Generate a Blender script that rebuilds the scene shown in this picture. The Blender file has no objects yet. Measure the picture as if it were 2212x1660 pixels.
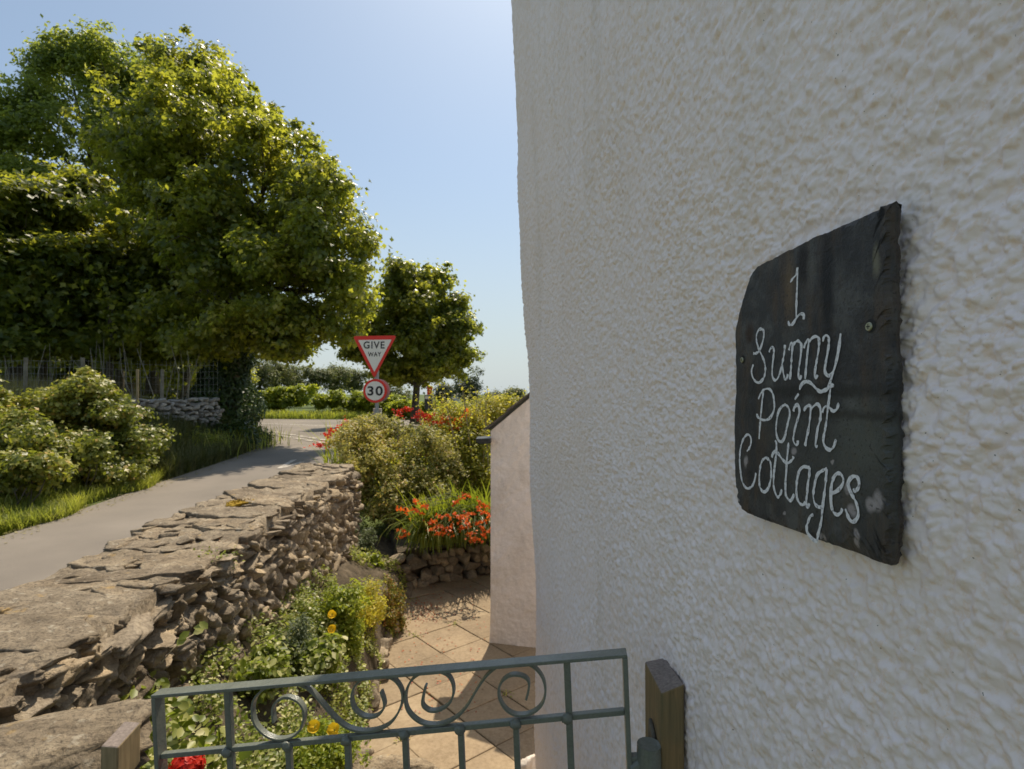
import bpy, math, numpy as np
from mathutils import Vector
PI = math.pi
C = bpy.context.scene.collection

# ------------------------------------------------------------------ camera
F = 1207.0; CX = 1106.0; CY = 830.0          # focal length and centre in pixels of a 2212 px wide frame
PT = math.atan(20 / F)
cd = bpy.data.cameras.new('camera'); cam = bpy.data.objects.new('camera', cd); C.objects.link(cam)
cd.sensor_width = 36.0; cd.lens = F / 2212 * 36
cd.clip_start = 0.02; cd.clip_end = 3000
cam.location = (0, 0, 0); cam.rotation_euler = (PI / 2 + PT, 0, 0)
cd.dof.use_dof = True; cd.dof.focus_distance = 0.64; cd.dof.aperture_fstop = 15.0
bpy.context.scene.camera = cam

# ------------------------------------------------------------------ light
SUN_AZ = math.radians(11.3); SUN_EL = math.radians(58.5)
sd = Vector((math.sin(SUN_AZ) * math.cos(SUN_EL), math.cos(SUN_AZ) * math.cos(SUN_EL), math.sin(SUN_EL)))
w = bpy.data.worlds.new('World'); bpy.context.scene.world = w; w.use_nodes = True
nt = w.node_tree; bg = nt.nodes['Background']
sky = nt.nodes.new('ShaderNodeTexSky'); sky.sky_type = 'NISHITA'; sky.sun_disc = False
sky.sun_elevation = SUN_EL; sky.sun_rotation = SUN_AZ
sky.air_density = 1.0; sky.dust_density = 1.6; sky.ozone_density = 1.3
# a little of the pale pinkish haze of the horizon
tc = nt.nodes.new('ShaderNodeTexCoord'); sx_ = nt.nodes.new('ShaderNodeSeparateXYZ'); nt.links.new(tc.outputs['Generated'], sx_.inputs[0])
mr = nt.nodes.new('ShaderNodeMapRange'); mr.interpolation_type = 'SMOOTHSTEP'; mr.inputs[1].default_value = -.02; mr.inputs[2].default_value = .42; mr.inputs[3].default_value = .88; mr.inputs[4].default_value = .19; nt.links.new(sx_.outputs[2], mr.inputs[0])
mz = nt.nodes.new('ShaderNodeMix'); mz.data_type = 'RGBA'; nt.links.new(mr.outputs[0], mz.inputs[0]); nt.links.new(sky.outputs[0], mz.inputs[6]); mz.inputs[7].default_value = (5.0, 5.1, 5.2, 1)
tn = nt.nodes.new('ShaderNodeMix'); tn.data_type = 'RGBA'; tn.blend_type = 'MULTIPLY'; tn.inputs[0].default_value = 1; nt.links.new(mz.outputs[2], tn.inputs[6]); tn.inputs[7].default_value = (.80, .875, .88, 1)
nt.links.new(tn.outputs[2], bg.inputs[0]); bg.inputs[1].default_value = 0.105
ld = bpy.data.lights.new('sun', 'SUN'); ld.energy = 3.8; ld.angle = math.radians(0.5); ld.color = (1, .875, .70)
so = bpy.data.objects.new('sun', ld); C.objects.link(so)
so.rotation_euler = (-sd).to_track_quat('-Z', 'Y').to_euler()
vs = bpy.context.scene.view_settings
vs.view_transform = 'Standard'; vs.look = 'None'; vs.exposure = 0.53; vs.gamma = 1
bpy.context.scene.cycles.max_bounces = 8
bpy.context.scene.cycles.transparent_max_bounces = 4

# ------------------------------------------------------------------ helpers
def rng(s): return np.random.default_rng(s)
def ray(u, v):
    x = (u - CX) / F; y = (CY - v) / F
    return np.array([x, math.cos(PT) - y * math.sin(PT), math.sin(PT) + y * math.cos(PT)])
def P(u, v, Y): r = ray(u, v); return r * (Y / r[1])
def G(u, v, z): r = ray(u, v); return r * (z / r[2])
def unit(a): return a / (np.linalg.norm(a, axis=-1, keepdims=True) + 1e-9)

def link(name, me, mat=None, parent=None, smooth=False):
    o = bpy.data.objects.new(name, me); C.objects.link(o)
    if mat is not None: me.materials.append(mat)
    if parent is not None: o.parent = parent; o.matrix_parent_inverse = parent.matrix_world.inverted() if False else o.matrix_parent_inverse
    if smooth: me.polygons.foreach_set('use_smooth', [True] * len(me.polygons))
    return o
def npmesh(name, V, Fc, mat=None, parent=None, smooth=False):
    """V (n,3); Fc (m,k) uniform faces"""
    me = bpy.data.meshes.new(name); V = np.asarray(V, np.float32); Fc = np.asarray(Fc, np.int32)
    m, k = Fc.shape
    me.vertices.add(len(V)); me.vertices.foreach_set('co', V.ravel())
    me.loops.add(m * k); me.loops.foreach_set('vertex_index', Fc.ravel())
    me.polygons.add(m); me.polygons.foreach_set('loop_start', np.arange(0, m * k, k, dtype=np.int32))
    if smooth: me.polygons.foreach_set('use_smooth', np.ones(m, bool))
    me.update(calc_edges=True); me.validate()
    return link(name, me, mat, parent)
class MB:
    def __init__(s): s.v = []; s.f = []
    def add(s, V, Fc):
        n = len(s.v); s.v.extend([tuple(map(float, p)) for p in V]); s.f.extend([tuple(int(i) + n for i in f) for f in Fc])
    def box(s, a, b):
        x0, y0, z0 = a; x1, y1, z1 = b
        s.add([(x0,y0,z0),(x1,y0,z0),(x1,y1,z0),(x0,y1,z0),(x0,y0,z1),(x1,y0,z1),(x1,y1,z1),(x0,y1,z1)],
              [(0,3,2,1),(4,5,6,7),(0,1,5,4),(1,2,6,5),(2,3,7,6),(3,0,4,7)])
    def hexa(s, q0, q1):   # two quads (4 pts each) joined
        s.add(list(q0) + list(q1), [(0,3,2,1),(4,5,6,7),(0,1,5,4),(1,2,6,5),(2,3,7,6),(3,0,4,7)])
    def tube(s, pts, rad, n=8, cap=True):
        pts = [np.array(p, float) for p in pts]; N = len(pts)
        if not hasattr(rad, '__len__'): rad = [rad] * N
        V = []; up0 = None
        for i, p in enumerate(pts):
            t = unit(pts[min(i+1, N-1)] - pts[max(i-1, 0)])
            if up0 is None:
                up0 = np.array([0, 0, 1.]) if abs(t[2]) < .9 else np.array([1., 0, 0])
            a = unit(np.cross(t, up0)); b = np.cross(a, t); up0 = b
            for k in range(n):
                an = 2 * PI * k / n; V.append(p + rad[i] * (math.cos(an) * a + math.sin(an) * b))
        Fc = [(i*n+k, i*n+(k+1)%n, (i+1)*n+(k+1)%n, (i+1)*n+k) for i in range(N-1) for k in range(n)]
        if cap: Fc += [tuple(range(n))[::-1], tuple(range((N-1)*n, N*n))]
        s.add(V, Fc)
    def disc(s, c, r, n=24, y0=0, y1=.01):    # round plate facing -Y
        V = [(c[0]+r*math.cos(2*PI*k/n), c[1]+y, c[2]+r*math.sin(2*PI*k/n)) for y in (y0, y1) for k in range(n)]
        s.add(V, [tuple(range(n)), tuple(range(n, 2*n))[::-1]] + [(k, n+k, n+(k+1)%n, (k+1)%n) for k in range(n)])
    def build(s, name, mat=None, parent=None, smooth=False, bevel=0):
        me = bpy.data.meshes.new(name); me.from_pydata(s.v, [], s.f); me.update()
        o = link(name, me, mat, parent, smooth)
        if bevel:
            m = o.modifiers.new('b', 'BEVEL'); m.width = bevel; m.segments = 2; m.limit_method = 'ANGLE'
        return o
def tag(o, label=None, cat=None, group=None, kind=None):
    if label: o['label'] = label
    if cat: o['category'] = cat
    if group: o['group'] = group
    if kind: o['kind'] = kind
    return o
def thing(name, label, cat, loc=(0, 0, 0), group=None):
    o = bpy.data.objects.new(name, None); C.objects.link(o); o.location = tuple(map(float, loc)); o.empty_display_size = .1
    return tag(o, label, cat, group)
def under(o, parent):          # parent a mesh built in world coordinates
    o.parent = parent; o.location = [-a for a in parent.location]; return o
def cat_spline(pts, per=6, closed=False):
    p = np.array(pts, float); n = len(p)
    if n < 3:
        t = np.linspace(0, 1, per + 1)[:, None]; return p[0] * (1 - t) + p[-1] * t
    out = []
    for i in range(n - 1):
        a = p[max(i-1, 0)]; b = p[i]; c = p[i+1]; d = p[min(i+2, n-1)]
        for k in range(per):
            t = k / per
            out.append(.5 * ((2*b) + (c-a)*t + (2*a-5*b+4*c-d)*t*t + (3*b-a-3*c+d)*t**3))
    out.append(p[-1]); return np.array(out)

# noise -------------------------------------------------------------
def _h(ix, iy, iz, s=0):
    h = (ix.astype(np.int64) * 374761393 + iy.astype(np.int64) * 668265263 + iz.astype(np.int64) * 1274126177 + s * 974711) & 0xffffffff
    h = ((h ^ (h >> 13)) * 1103515245) & 0xffffffff
    h = ((h ^ (h >> 15)) * 2246822519) & 0xffffffff
    return ((h ^ (h >> 16)) & 0xffffff) / float(0xffffff)
def vn(p, s=0):
    p = np.asarray(p, float); i = np.floor(p).astype(np.int64); f = p - i; f = f * f * f * (f * (f * 6 - 15) + 10); r = 0
    for dx in (0, 1):
        for dy in (0, 1):
            for dz in (0, 1):
                wgt = (f[:, 0] if dx else 1 - f[:, 0]) * (f[:, 1] if dy else 1 - f[:, 1]) * (f[:, 2] if dz else 1 - f[:, 2])
                r = r + wgt * _h(i[:, 0] + dx, i[:, 1] + dy, i[:, 2] + dz, s)
    return r * 2 - 1
def fbm(p, o=3, s=0):
    r = 0; a = 1.
    for k in range(o): r = r + a * vn(p * 2**k + 17.3 * k, s + k); a *= .5
    return r
def bumps(x, y, cell, s=0, rmin=.45, rmax=.95):
    """rounded lumps, one or none in each cell"""
    x = x / cell; y = y / cell; ix = np.floor(x); iy = np.floor(y); out = np.zeros_like(x); z0 = np.zeros_like(ix)
    for dx in (-1, 0, 1):
        for dy in (-1, 0, 1):
            cx = ix + dx; cy = iy + dy
            px = cx + _h(cx, cy, z0, s); py = cy + _h(cx, cy, z0, s + 1)
            r = rmin + (rmax - rmin) * _h(cx, cy, z0, s + 2); hh = .35 + .65 * _h(cx, cy, z0, s + 3)
            d = ((x - px)**2 + ((y - py) * 1.15)**2) / r**2
            out = np.maximum(out, hh * np.clip(1 - d, 0, 1) ** .8)
    return out

# materials ---------------------------------------------------------
def newmat(name):
    m = bpy.data.materials.new(name); m.use_nodes = True; n = m.node_tree
    return m, n, n.nodes['Principled BSDF']
def ramp(n, fac, stops):
    r = n.nodes.new('ShaderNodeValToRGB'); e = r.color_ramp.elements
    while len(e) < len(stops): e.new(.5)
    for i, (p, c) in enumerate(stops): e[i].position = p; e[i].color = (*c, 1)
    n.links.new(fac, r.inputs[0]); return r.outputs[0]
def noise(n, scale, detail=4, rough=.6, dist=0, vec=None):
    t = n.nodes.new('ShaderNodeTexNoise'); t.inputs['Scale'].default_value = scale; t.inputs['Detail'].default_value = detail
    t.inputs['Roughness'].default_value = rough; t.inputs['Distortion'].default_value = dist
    if vec is None:
        g = n.nodes.new('ShaderNodeNewGeometry'); vec = g.outputs['Position']
    n.links.new(vec, t.inputs['Vector']); return t.outputs['Fac']
def mixc(n, fac, a, b, mode='MIX'):
    m = n.nodes.new('ShaderNodeMix'); m.data_type = 'RGBA'; m.blend_type = mode
    for s_, v in ((m.inputs[0], fac), (m.inputs[6], a), (m.inputs[7], b)):
        if isinstance(v, (int, float)): s_.default_value = v
        elif isinstance(v, tuple): s_.default_value = (*v, 1)
        else: n.links.new(v, s_)
    return m.outputs[2]
def bump(n, p, h, strength, dist):
    b = n.nodes.new('ShaderNodeBump'); b.inputs['Strength'].default_value = strength; b.inputs['Distance'].default_value = dist
    n.links.new(h, b.inputs['Height']); n.links.new(b.outputs[0], p.inputs['Normal'])
def mat(name, stops, scale=8, rough=.85, bs=None, bd=.01, bst=.6, island=0, detail=5, metal=0, fine=None, spec=.3):
    m, n, p = newmat(name)
    c = ramp(n, noise(n, scale, detail), stops)
    if fine: c = mixc(n, fine[1], c, ramp(n, noise(n, fine[0], 3), [(.3, fine[2]), (.7, fine[3])]))
    if island:
        g = n.nodes.new('ShaderNodeNewGeometry')
        c = mixc(n, island, c, ramp(n, g.outputs['Random Per Island'], [(0, (.45,.42,.38)), (.5, (1,1,1)), (1, (1.55,1.45,1.25))]), 'MULTIPLY')
    n.links.new(c, p.inputs['Base Color']); p.inputs['Roughness'].default_value = rough; p.inputs['Metallic'].default_value = metal
    p.inputs['Specular IOR Level'].default_value = spec
    if bs: bump(n, p, noise(n, bs, 6, .65), bst, bd)
    return m
def leafmat(name, stops, trans=(.2, .3, .03), tf=.35, rough=.45, spec=.4):
    m, n, p = newmat(name)
    g = n.nodes.new('ShaderNodeNewGeometry'); c = ramp(n, g.outputs['Random Per Island'], stops)
    big = ramp(n, noise(n, .9, 2), [(.35, (.72,.78,.72)), (.65, (1.25,1.2,1.0))])
    c = mixc(n, 1.0, c, big, 'MULTIPLY')
    n.links.new(c, p.inputs['Base Color']); p.inputs['Roughness'].default_value = rough; p.inputs['Specular IOR Level'].default_value = spec
    t = n.nodes.new('ShaderNodeBsdfTranslucent'); n.links.new(mixc(n, 1.0, big, trans, 'MULTIPLY'), t.inputs[0])
    mx = n.nodes.new('ShaderNodeMixShader'); mx.inputs[0].default_value = tf
    n.links.new(p.outputs[0], mx.inputs[1]); n.links.new(t.outputs[0], mx.inputs[2])
    n.links.new(mx.outputs[0], n.nodes['Material Output'].inputs[0]); return m
def flat(name, col, rough=.5, spec=.4, metal=0):
    m, n, p = newmat(name)
    c = mixc(n, noise(n, 40, 3), tuple(x * .88 for x in col), tuple(min(1, x * 1.1) for x in col))
    n.links.new(c, p.inputs['Base Color']); p.inputs['Roughness'].default_value = rough
    p.inputs['Specular IOR Level'].default_value = spec; p.inputs['Metallic'].default_value = metal; return m

M = {}
# roughcast: cream paint, faint tan blotches where it has worn, tiny dark specks
def roughcast_mat():
    m, n, p = newmat('roughcast')
    c = ramp(n, noise(n, 2.2, 5), [(.3, (.88,.78,.745)), (.7, (.92,.835,.82))])
    c = mixc(n, ramp(n, noise(n, 105, 4, .65, .3), [(.53, (0,0,0)), (.63, (.46,.46,.46))]), c, (.80,.60,.42))
    c = mixc(n, ramp(n, noise(n, 190, 2), [(.745, (0,0,0)), (.765, (.8,.8,.8))]), c, (.10,.085,.07))
    c = mixc(n, ramp(n, noise(n, 24, 4), [(.66, (0,0,0)), (.82, (.35,.35,.35))]), c, (.33,.31,.28))
    c = mixc(n, ramp(n, noise(n, 62, 5, .7, 1.2), [(.735, (0,0,0)), (.755, (.85,.85,.85))]), c, (.07,.06,.05))
    mpv = n.nodes.new('ShaderNodeMapping'); mpv.inputs['Scale'].default_value = (7, 7, 1.1); g_ = n.nodes.new('ShaderNodeNewGeometry'); n.links.new(g_.outputs['Position'], mpv.inputs[0])
    c = mixc(n, ramp(n, noise(n, 1, 5, .7, 0, mpv.outputs[0]), [(.52, (0,0,0)), (.72, (.30,.30,.30))]), c, (.58,.50,.40))
    n.links.new(c, p.inputs['Base Color']); p.inputs['Roughness'].default_value = .55; p.inputs['Specular IOR Level'].default_value = .35
    bump(n, p, noise(n, 330, 4, .6), .35, .0015); return m
M['roughcast'] = roughcast_mat()
M['shed'] = mat('shed_render', [(.28, (.56,.49,.43)), (.45, (.68,.62,.57)), (.7, (.76,.70,.66))], 3.2, .85, 60, .006, .7, detail=9, fine=(90, .18, (.35,.30,.24), (.85,.8,.75)))
M['stone'] = mat('rubble_stone', [(.25, (.14,.11,.075)), (.5, (.27,.215,.15)), (.75, (.44,.36,.255))], 13, .9, 55, .012, 1.0, island=.8, fine=(60, .35, (.13,.11,.085), (.48,.41,.31)))
M['coping'] = mat('coping_stone', [(.25, (.20,.155,.105)), (.5, (.31,.25,.175)), (.78, (.42,.35,.25))], 6, .9, 38, .014, 1.0, island=.45, fine=(70, .4, (.17,.145,.11), (.52,.46,.36)))
M['greystone'] = mat('grey_stone', [(.25, (.22,.21,.19)), (.6, (.36,.34,.31)), (.8, (.52,.50,.47))], 9, .9, 30, .02, .8, island=.6)
def coping_mat():
    m, n, p = newmat('coping_stone'); g = n.nodes.new('ShaderNodeNewGeometry')
    c = ramp(n, noise(n, 7, 7, .7), [(.28, (.165,.13,.09)), (.48, (.29,.235,.165)), (.62, (.40,.33,.235)), (.8, (.54,.46,.34))])
    c = mixc(n, .5, c, ramp(n, g.outputs['Random Per Island'], [(0, (.55,.50,.46)), (.5, (1,1,1)), (1, (1.4,1.3,1.15))]), 'MULTIPLY')
    c = mixc(n, ramp(n, noise(n, 85, 4, .7), [(.35, (.75,.75,.75)), (.5, (0,0,0))]), c, (.10,.08,.06))
    c = mixc(n, ramp(n, noise(n, 26, 4, .6), [(.60, (0,0,0)), (.68, (.6,.6,.6))]), c, (.55,.49,.38))
    c = mixc(n, ramp(n, noise(n, 9.3, 3, .6), [(.66, (0,0,0)), (.72, (.6,.6,.6))]), c, (.50,.33,.12))
    n.links.new(c, p.inputs['Base Color']); p.inputs['Roughness'].default_value = .92; p.inputs['Specular IOR Level'].default_value = .2
    bump(n, p, noise(n, 34, 9, .72, .5), 1.0, .022); return m
M['coping'] = coping_mat()
M['mortar'] = mat('wall_core', [(.3, (.12,.10,.075)), (.7, (.27,.23,.17))], 14, .95, 60, .01, .8)
M['asphalt'] = mat('asphalt', [(.34, (.13,.11,.09)), (.5, (.205,.175,.142)), (.66, (.285,.245,.20))], .45, .85, 220, .004, .7, detail=9, fine=(150, .5, (.10,.09,.08), (.34,.30,.25)))
M['paint'] = mat('road_paint', [(.38, (.24,.21,.17)), (.55, (.50,.46,.40))], 9, .8)
M['paving'] = mat('paving_slab', [(.28, (.15,.105,.062)), (.5, (.26,.19,.115)), (.7, (.33,.25,.155))], 2.6, .9, 130, .003, .6, island=.22, fine=(45, .3, (.22,.18,.12), (.52,.43,.31)))
M['soil'] = mat('soil', [(.3, (.05,.04,.025)), (.55, (.11,.085,.055)), (.75, (.2,.16,.11))], 9, .95, 50, .02, .9)
M['field'] = mat('field_grass', [(.3, (.055,.085,.02)), (.7, (.10,.13,.03))], .8, .95, 20, .03, .6)
M['bark'] = mat('bark', [(.3, (.06,.05,.035)), (.7, (.16,.135,.10))], 12, .95, 30, .02, .9)
M['palebark'] = mat('pale_bark', [(.3, (.16,.14,.10)), (.7, (.30,.27,.21))], 8, .9, 30, .01, .8)
M['wood'] = mat('weathered_wood', [(.3, (.16,.115,.06)), (.7, (.27,.20,.11))], 22, .8, 90, .003, .7)
M['gatepaint'] = mat('grey_green_gate_paint', [(.3, (.135,.152,.128)), (.66, (.178,.195,.165)), (.80, (.11,.11,.09))], 22, .26, 150, .0016, .7, fine=(210, .14, (.05,.035,.02), (.24,.26,.24)), spec=.5)
M['slateroof'] = mat('roof_slate', [(.3, (.06,.055,.05)), (.7, (.14,.13,.12))], 9, .8, 40, .01, .6)
M['gutter'] = flat('black_gutter', (.02, .02, .02), .4)
M['red'] = flat('sign_red', (.78, .035, .02), .4); M['white'] = flat('sign_white', (.84, .81, .74), .4)
M['black'] = flat('sign_black', (.012, .012, .014), .4); M['galv'] = flat('galvanised_grey', (.33, .34, .35), .45, .5, .3)
M['paletimber'] = mat('pale_timber', [(.3, (.42,.36,.30)), (.7, (.55,.48,.42))], 15, .85)
M['lettering'] = mat('white_lettering_paint', [(.34, (.30,.30,.32)), (.44, (.70,.70,.72)), (.7, (.84,.84,.86))], 330, .6)
M['moss'] = mat('moss', [(.3, (.22,.13,.01)), (.7, (.42,.28,.03))], 60, 1, 300, .004, 1)
# leaves
M['syc'] = leafmat('sycamore_leaf', [(0, (.036,.064,.012)), (.5, (.078,.108,.018)), (.85, (.17,.185,.034)), (1, (.33,.30,.10))], (.66, .68, .07), .46, .36, .5)
M['ashl'] = leafmat('ash_leaf', [(0, (.06,.095,.025)), (.6, (.11,.15,.035)), (1, (.20,.23,.06))], (.55, .62, .10), .48, .42)
M['wood_leaf'] = leafmat('woodland_leaf', [(0, (.036,.06,.012)), (.6, (.075,.105,.018)), (1, (.20,.205,.04))], (.60, .62, .06), .42, .45)
M['ivy'] = leafmat('ivy_leaf', [(0, (.015,.035,.008)), (.6, (.03,.06,.012)), (1, (.06,.09,.018))], (.1, .16, .02), .15, .4, .4)
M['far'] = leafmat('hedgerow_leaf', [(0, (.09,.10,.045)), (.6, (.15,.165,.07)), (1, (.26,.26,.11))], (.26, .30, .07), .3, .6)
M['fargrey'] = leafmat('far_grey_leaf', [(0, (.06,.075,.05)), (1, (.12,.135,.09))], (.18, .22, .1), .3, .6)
M['fern'] = leafmat('bracken_leaf', [(0, (.08,.12,.015)), (.6, (.18,.23,.03)), (1, (.34,.36,.07))], (.62, .68, .06), .45, .5)
M['shrubleaf'] = leafmat('pale_shrub_leaf', [(0, (.07,.095,.015)), (.3, (.17,.185,.04)), (.6, (.40,.36,.14)), (.9, (.60,.52,.28)), (1, (.50,.24,.09))], (.55, .50, .12), .42, .5)
M['yelleaf'] = leafmat('yellow_green_leaf', [(0, (.10,.125,.015)), (.5, (.26,.27,.04)), (.88, (.48,.42,.09)), (1, (.50,.28,.08))], (.75, .68, .08), .48, .5)
M['bramble'] = leafmat('bramble_leaf', [(0, (.08,.10,.015)), (.45, (.21,.225,.03)), (.85, (.38,.36,.07)), (1, (.52,.32,.08))], (.42, .46, .05), .38, .42, .5)
M['grass'] = leafmat('grass_blade', [(0, (.11,.14,.02)), (.5, (.21,.25,.04)), (.8, (.36,.35,.10)), (1, (.52,.44,.2))], (.55, .60, .08), .4, .55)
M['drygrass'] = leafmat('dry_grass_blade', [(0, (.16,.14,.05)), (1, (.38,.33,.16))], (.35, .33, .1), .35, .6)
M['cover'] = leafmat('ground_cover_leaf', [(0, (.07,.10,.015)), (.4, (.17,.20,.035)), (.75, (.36,.36,.13)), (1, (.56,.52,.32))], (.35, .45, .05), .35, .45, .4)
M['poppyleaf'] = leafmat('poppy_leaf', [(0, (.09,.14,.012)), (.6, (.20,.26,.03)), (1, (.36,.36,.07))], (.5, .56, .05), .4, .5)
M['greyleaf'] = leafmat('grey_herb_leaf', [(0, (.06,.085,.045)), (1, (.19,.22,.13))], (.2, .25, .1), .3, .6)
M['redgreen'] = leafmat('red_green_leaf', [(0, (.06,.09,.015)), (.5, (.16,.16,.035)), (.8, (.32,.16,.05)), (1, (.45,.12,.06))], (.5, .42, .06), .4, .5)
M['strap'] = leafmat('strap_leaf', [(0, (.06,.10,.012)), (.6, (.18,.23,.03)), (1, (.40,.40,.09))], (.45, .5, .04), .4, .4)
M['redpetal'] = leafmat('red_petal', [(0, (.55,.015,.01)), (1, (.75,.06,.03))], (.8, .05, .02), .35, .5)
M['orangepetal'] = leafmat('orange_petal', [(0, (.70,.07,.01)), (1, (.85,.20,.03))], (.9, .2, .03), .35, .5)
M['yellowpetal'] = leafmat('yellow_petal', [(0, (.80,.46,.01)), (1, (.9,.6,.02))], (.9, .6, .03), .35, .5)
M['redsedum'] = leafmat('red_sedum', [(0, (.30,.05,.03)), (1, (.45,.16,.05))], (.4, .1, .04), .2, .5)
M['stem'] = flat('green_stem', (.13, .16, .05), .6); M['drystem'] = flat('dry_stem', (.33, .26, .15), .7)

# leaf meshes ---------------------------------------------------------
DIA = (np.array([(0,-.5,0),(.27,0,.08),(0,.5,-.03),(-.27,0,.08)]), np.array([(0,1,2),(0,2,3)]))
SYC = (np.array([(0,-.42,0),(.52,.0,.03),(.2,.12,.08),(0,.56,-.05),(-.2,.12,.08),(-.52,.0,.03)]), np.array([(0,1,2),(0,2,3),(0,3,4),(0,4,5)]))
OVAL = (np.array([(0,-.5,0),(.3,-.15,.07),(.26,.22,.05),(0,.5,-.04),(-.26,.22,.05),(-.3,-.15,.07)]), np.array([(0,1,2),(0,2,3),(0,3,4),(0,4,5)]))
def leaves(name, c, nrm, size, T, m, parent=None, seed=0, tdir=None):
    r = rng(seed); N = len(c); nrm = unit(nrm)
    t = r.normal(size=(N, 3)) if tdir is None else tdir + r.normal(size=(N, 3)) * .25
    t = unit(t - nrm * (t * nrm).sum(1)[:, None]); b = np.cross(t, nrm)
    tv, tf = T; size = np.broadcast_to(np.asarray(size, float), (N,))
    V = c[:, None, :] + size[:, None, None] * (tv[None, :, 0:1] * b[:, None, :] + tv[None, :, 1:2] * t[:, None, :] + tv[None, :, 2:3] * nrm[:, None, :])
    Fc = (tf[None] + (np.arange(N) * len(tv))[:, None, None]).reshape(-1, 3)
    return npmesh(name, V.reshape(-1, 3), Fc, m, parent)
def sph(r, n): return unit(r.normal(size=(n, 3)))
def crown(lobes, nc, nl, cr, seed, shell=.45, flatz=.65, up=.7, zmin=None, sub=0, tipr=.22):
    """clusters of leaves spread through the outer part of each lobe"""
    r = rng(seed)
    if sub:
        L2 = []
        for j_, (c, rad) in enumerate(lobes):
            c = np.array(c); rad = np.array(rad)
            for q in range(sub):
                d_ = unit(r.normal(size=3) + [0, 0, .15]); f_ = .34 + .28 * r.random()
                L2.append([*(c + d_ * rad * (.48 + .30 * r.random())), *(rad * f_), j_])
        L2 = np.array(L2); own = L2[:, 6].astype(int); L = L2[:, :6]
    else:
        L = np.array([[*c, *rad] for c, rad in lobes]); own = np.arange(len(L))
    wgt = (L[:, 3] * L[:, 4] + L[:, 4] * L[:, 5]); wgt /= wgt.sum()
    k = r.choice(len(L), nc, p=wgt); d = sph(r, nc); rad = 1 - shell * r.random(nc) ** 1.3; tip = r.random(nc) < (.16 if sub else 0); rad = np.where(tip, 1.02 + tipr * r.random(nc), rad)
    cc = L[k, :3] + d * rad[:, None] * L[k, 3:]
    if zmin is not None: cc[:, 2] = np.maximum(cc[:, 2], zmin + r.random(nc) * .3)
    cr_ = cr * (.6 + .8 * r.random(nc)) * np.where(tip, .6, 1)
    off = r.normal(size=(nc, nl, 3)) * .55; off[..., 2] *= flatz
    p = cc[:, None] + off * cr_[:, None, None]
    n = d[:, None] * .5 + unit(off) * .35 + np.array([0, 0, up]) + r.normal(size=(nc, nl, 3)) * .45
    return p.reshape(-1, 3), n.reshape(-1, 3), cc, own[k]
def limbs(mb, base, top, lobes, cc, kk, r0, seed, nb=40, sides=7):
    r = rng(seed); base = np.array(base, float); top = np.array(top, float)
    n = 8; tr = [base + (top - base) * t + np.array([r.normal(), r.normal(), 0]) * r0 * .25 * math.sin(PI * t) for t in np.linspace(0, 1, n)]
    mb.tube(tr, [r0 * (1.35 if i == 0 else 1) * (1 - .75 * i / (n - 1)) for i in range(n)], sides)
    for j, (c, rad) in enumerate(lobes):
        c = np.array(c, float); s = tr[int(2 + r.random() * (n - 3))]
        mid = (s + c) / 2 + np.array([r.normal() * .1, r.normal() * .1, -.08 * np.linalg.norm(c - s)])
        pts = cat_spline([s, mid, c], 4); mb.tube(pts, np.linspace(r0 * .42, r0 * .12, len(pts)), 6)
        ids = np.where(kk == j)[0]
        for q in r.choice(ids, min(len(ids), nb), replace=False):
            e = cc[q]; st = pts[int(len(pts) * (.4 + .55 * r.random()))]
            m2 = (st + e) / 2 + r.normal(size=3) * .12 * np.linalg.norm(e - st)
            mb.tube([st, m2, e], [r0 * .10, r0 * .06, r0 * .025], 4, False)
def blades(name, base, length, width, lean, m, parent=None, seed=0, seg=4, ldir=None, stiff=1.0):
    """arching grass-like blades"""
    r = rng(seed); N = len(base); L = length * (.6 + .8 * r.random(N)); W = width * (.7 + .6 * r.random(N))
    an = r.random(N) * 2 * PI
    d = np.stack([np.cos(an), np.sin(an), np.zeros(N)], 1)
    if ldir is not None: d = unit(d * .7 + np.array(ldir))
    side = np.stack([-d[:, 1], d[:, 0], np.zeros(N)], 1); le = lean * (.3 + 1.2 * r.random(N))
    V = []
    for k in range(seg + 1):
        t = k / seg; ang = le * t
        h = L * (np.sin(np.minimum(ang, 3)) / np.maximum(le, .05)) ; o = L * ((1 - np.cos(ang)) / np.maximum(le, .05))
        p = base + d * o[:, None] + np.array([0, 0, 1]) * h[:, None]; wd = (W * (1 - t ** 2 * .95))[:, None] * side * .5
        V += [p - wd, p + wd]
    V = np.stack(V, 1).reshape(-1, 3); k = 2 * (seg + 1)
    f = np.array([(2*i, 2*i+1, 2*i+3, 2*i+2) for i in range(seg)])
    return npmesh(name, V, (f[None] + (np.arange(N) * k)[:, None, None]).reshape(-1, 4), m, parent)

# stones --------------------------------------------------------------
def cube_grid(n):
    idx = {}; V = []; Fc = []
    def vid(i, j, k):
        if (i, j, k) not in idx: idx[(i, j, k)] = len(V); V.append((2*i/n-1, 2*j/n-1, 2*k/n-1))
        return idx[(i, j, k)]
    for a in range(n):
        for b in range(n):
            Fc.append((vid(a,b,0), vid(a,b+1,0), vid(a+1,b+1,0), vid(a+1,b,0))); Fc.append((vid(a,b,n), vid(a+1,b,n), vid(a+1,b+1,n), vid(a,b+1,n)))
            Fc.append((vid(a,0,b), vid(a+1,0,b), vid(a+1,0,b+1), vid(a,0,b+1))); Fc.append((vid(a,n,b), vid(a,n,b+1), vid(a+1,n,b+1), vid(a+1,n,b)))
            Fc.append((vid(0,a,b), vid(0,a,b+1), vid(0,a+1,b+1), vid(0,a+1,b))); Fc.append((vid(n,a,b), vid(n,a+1,b), vid(n,a+1,b+1), vid(n,a,b+1)))
    return np.array(V), np.array(Fc)
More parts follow.
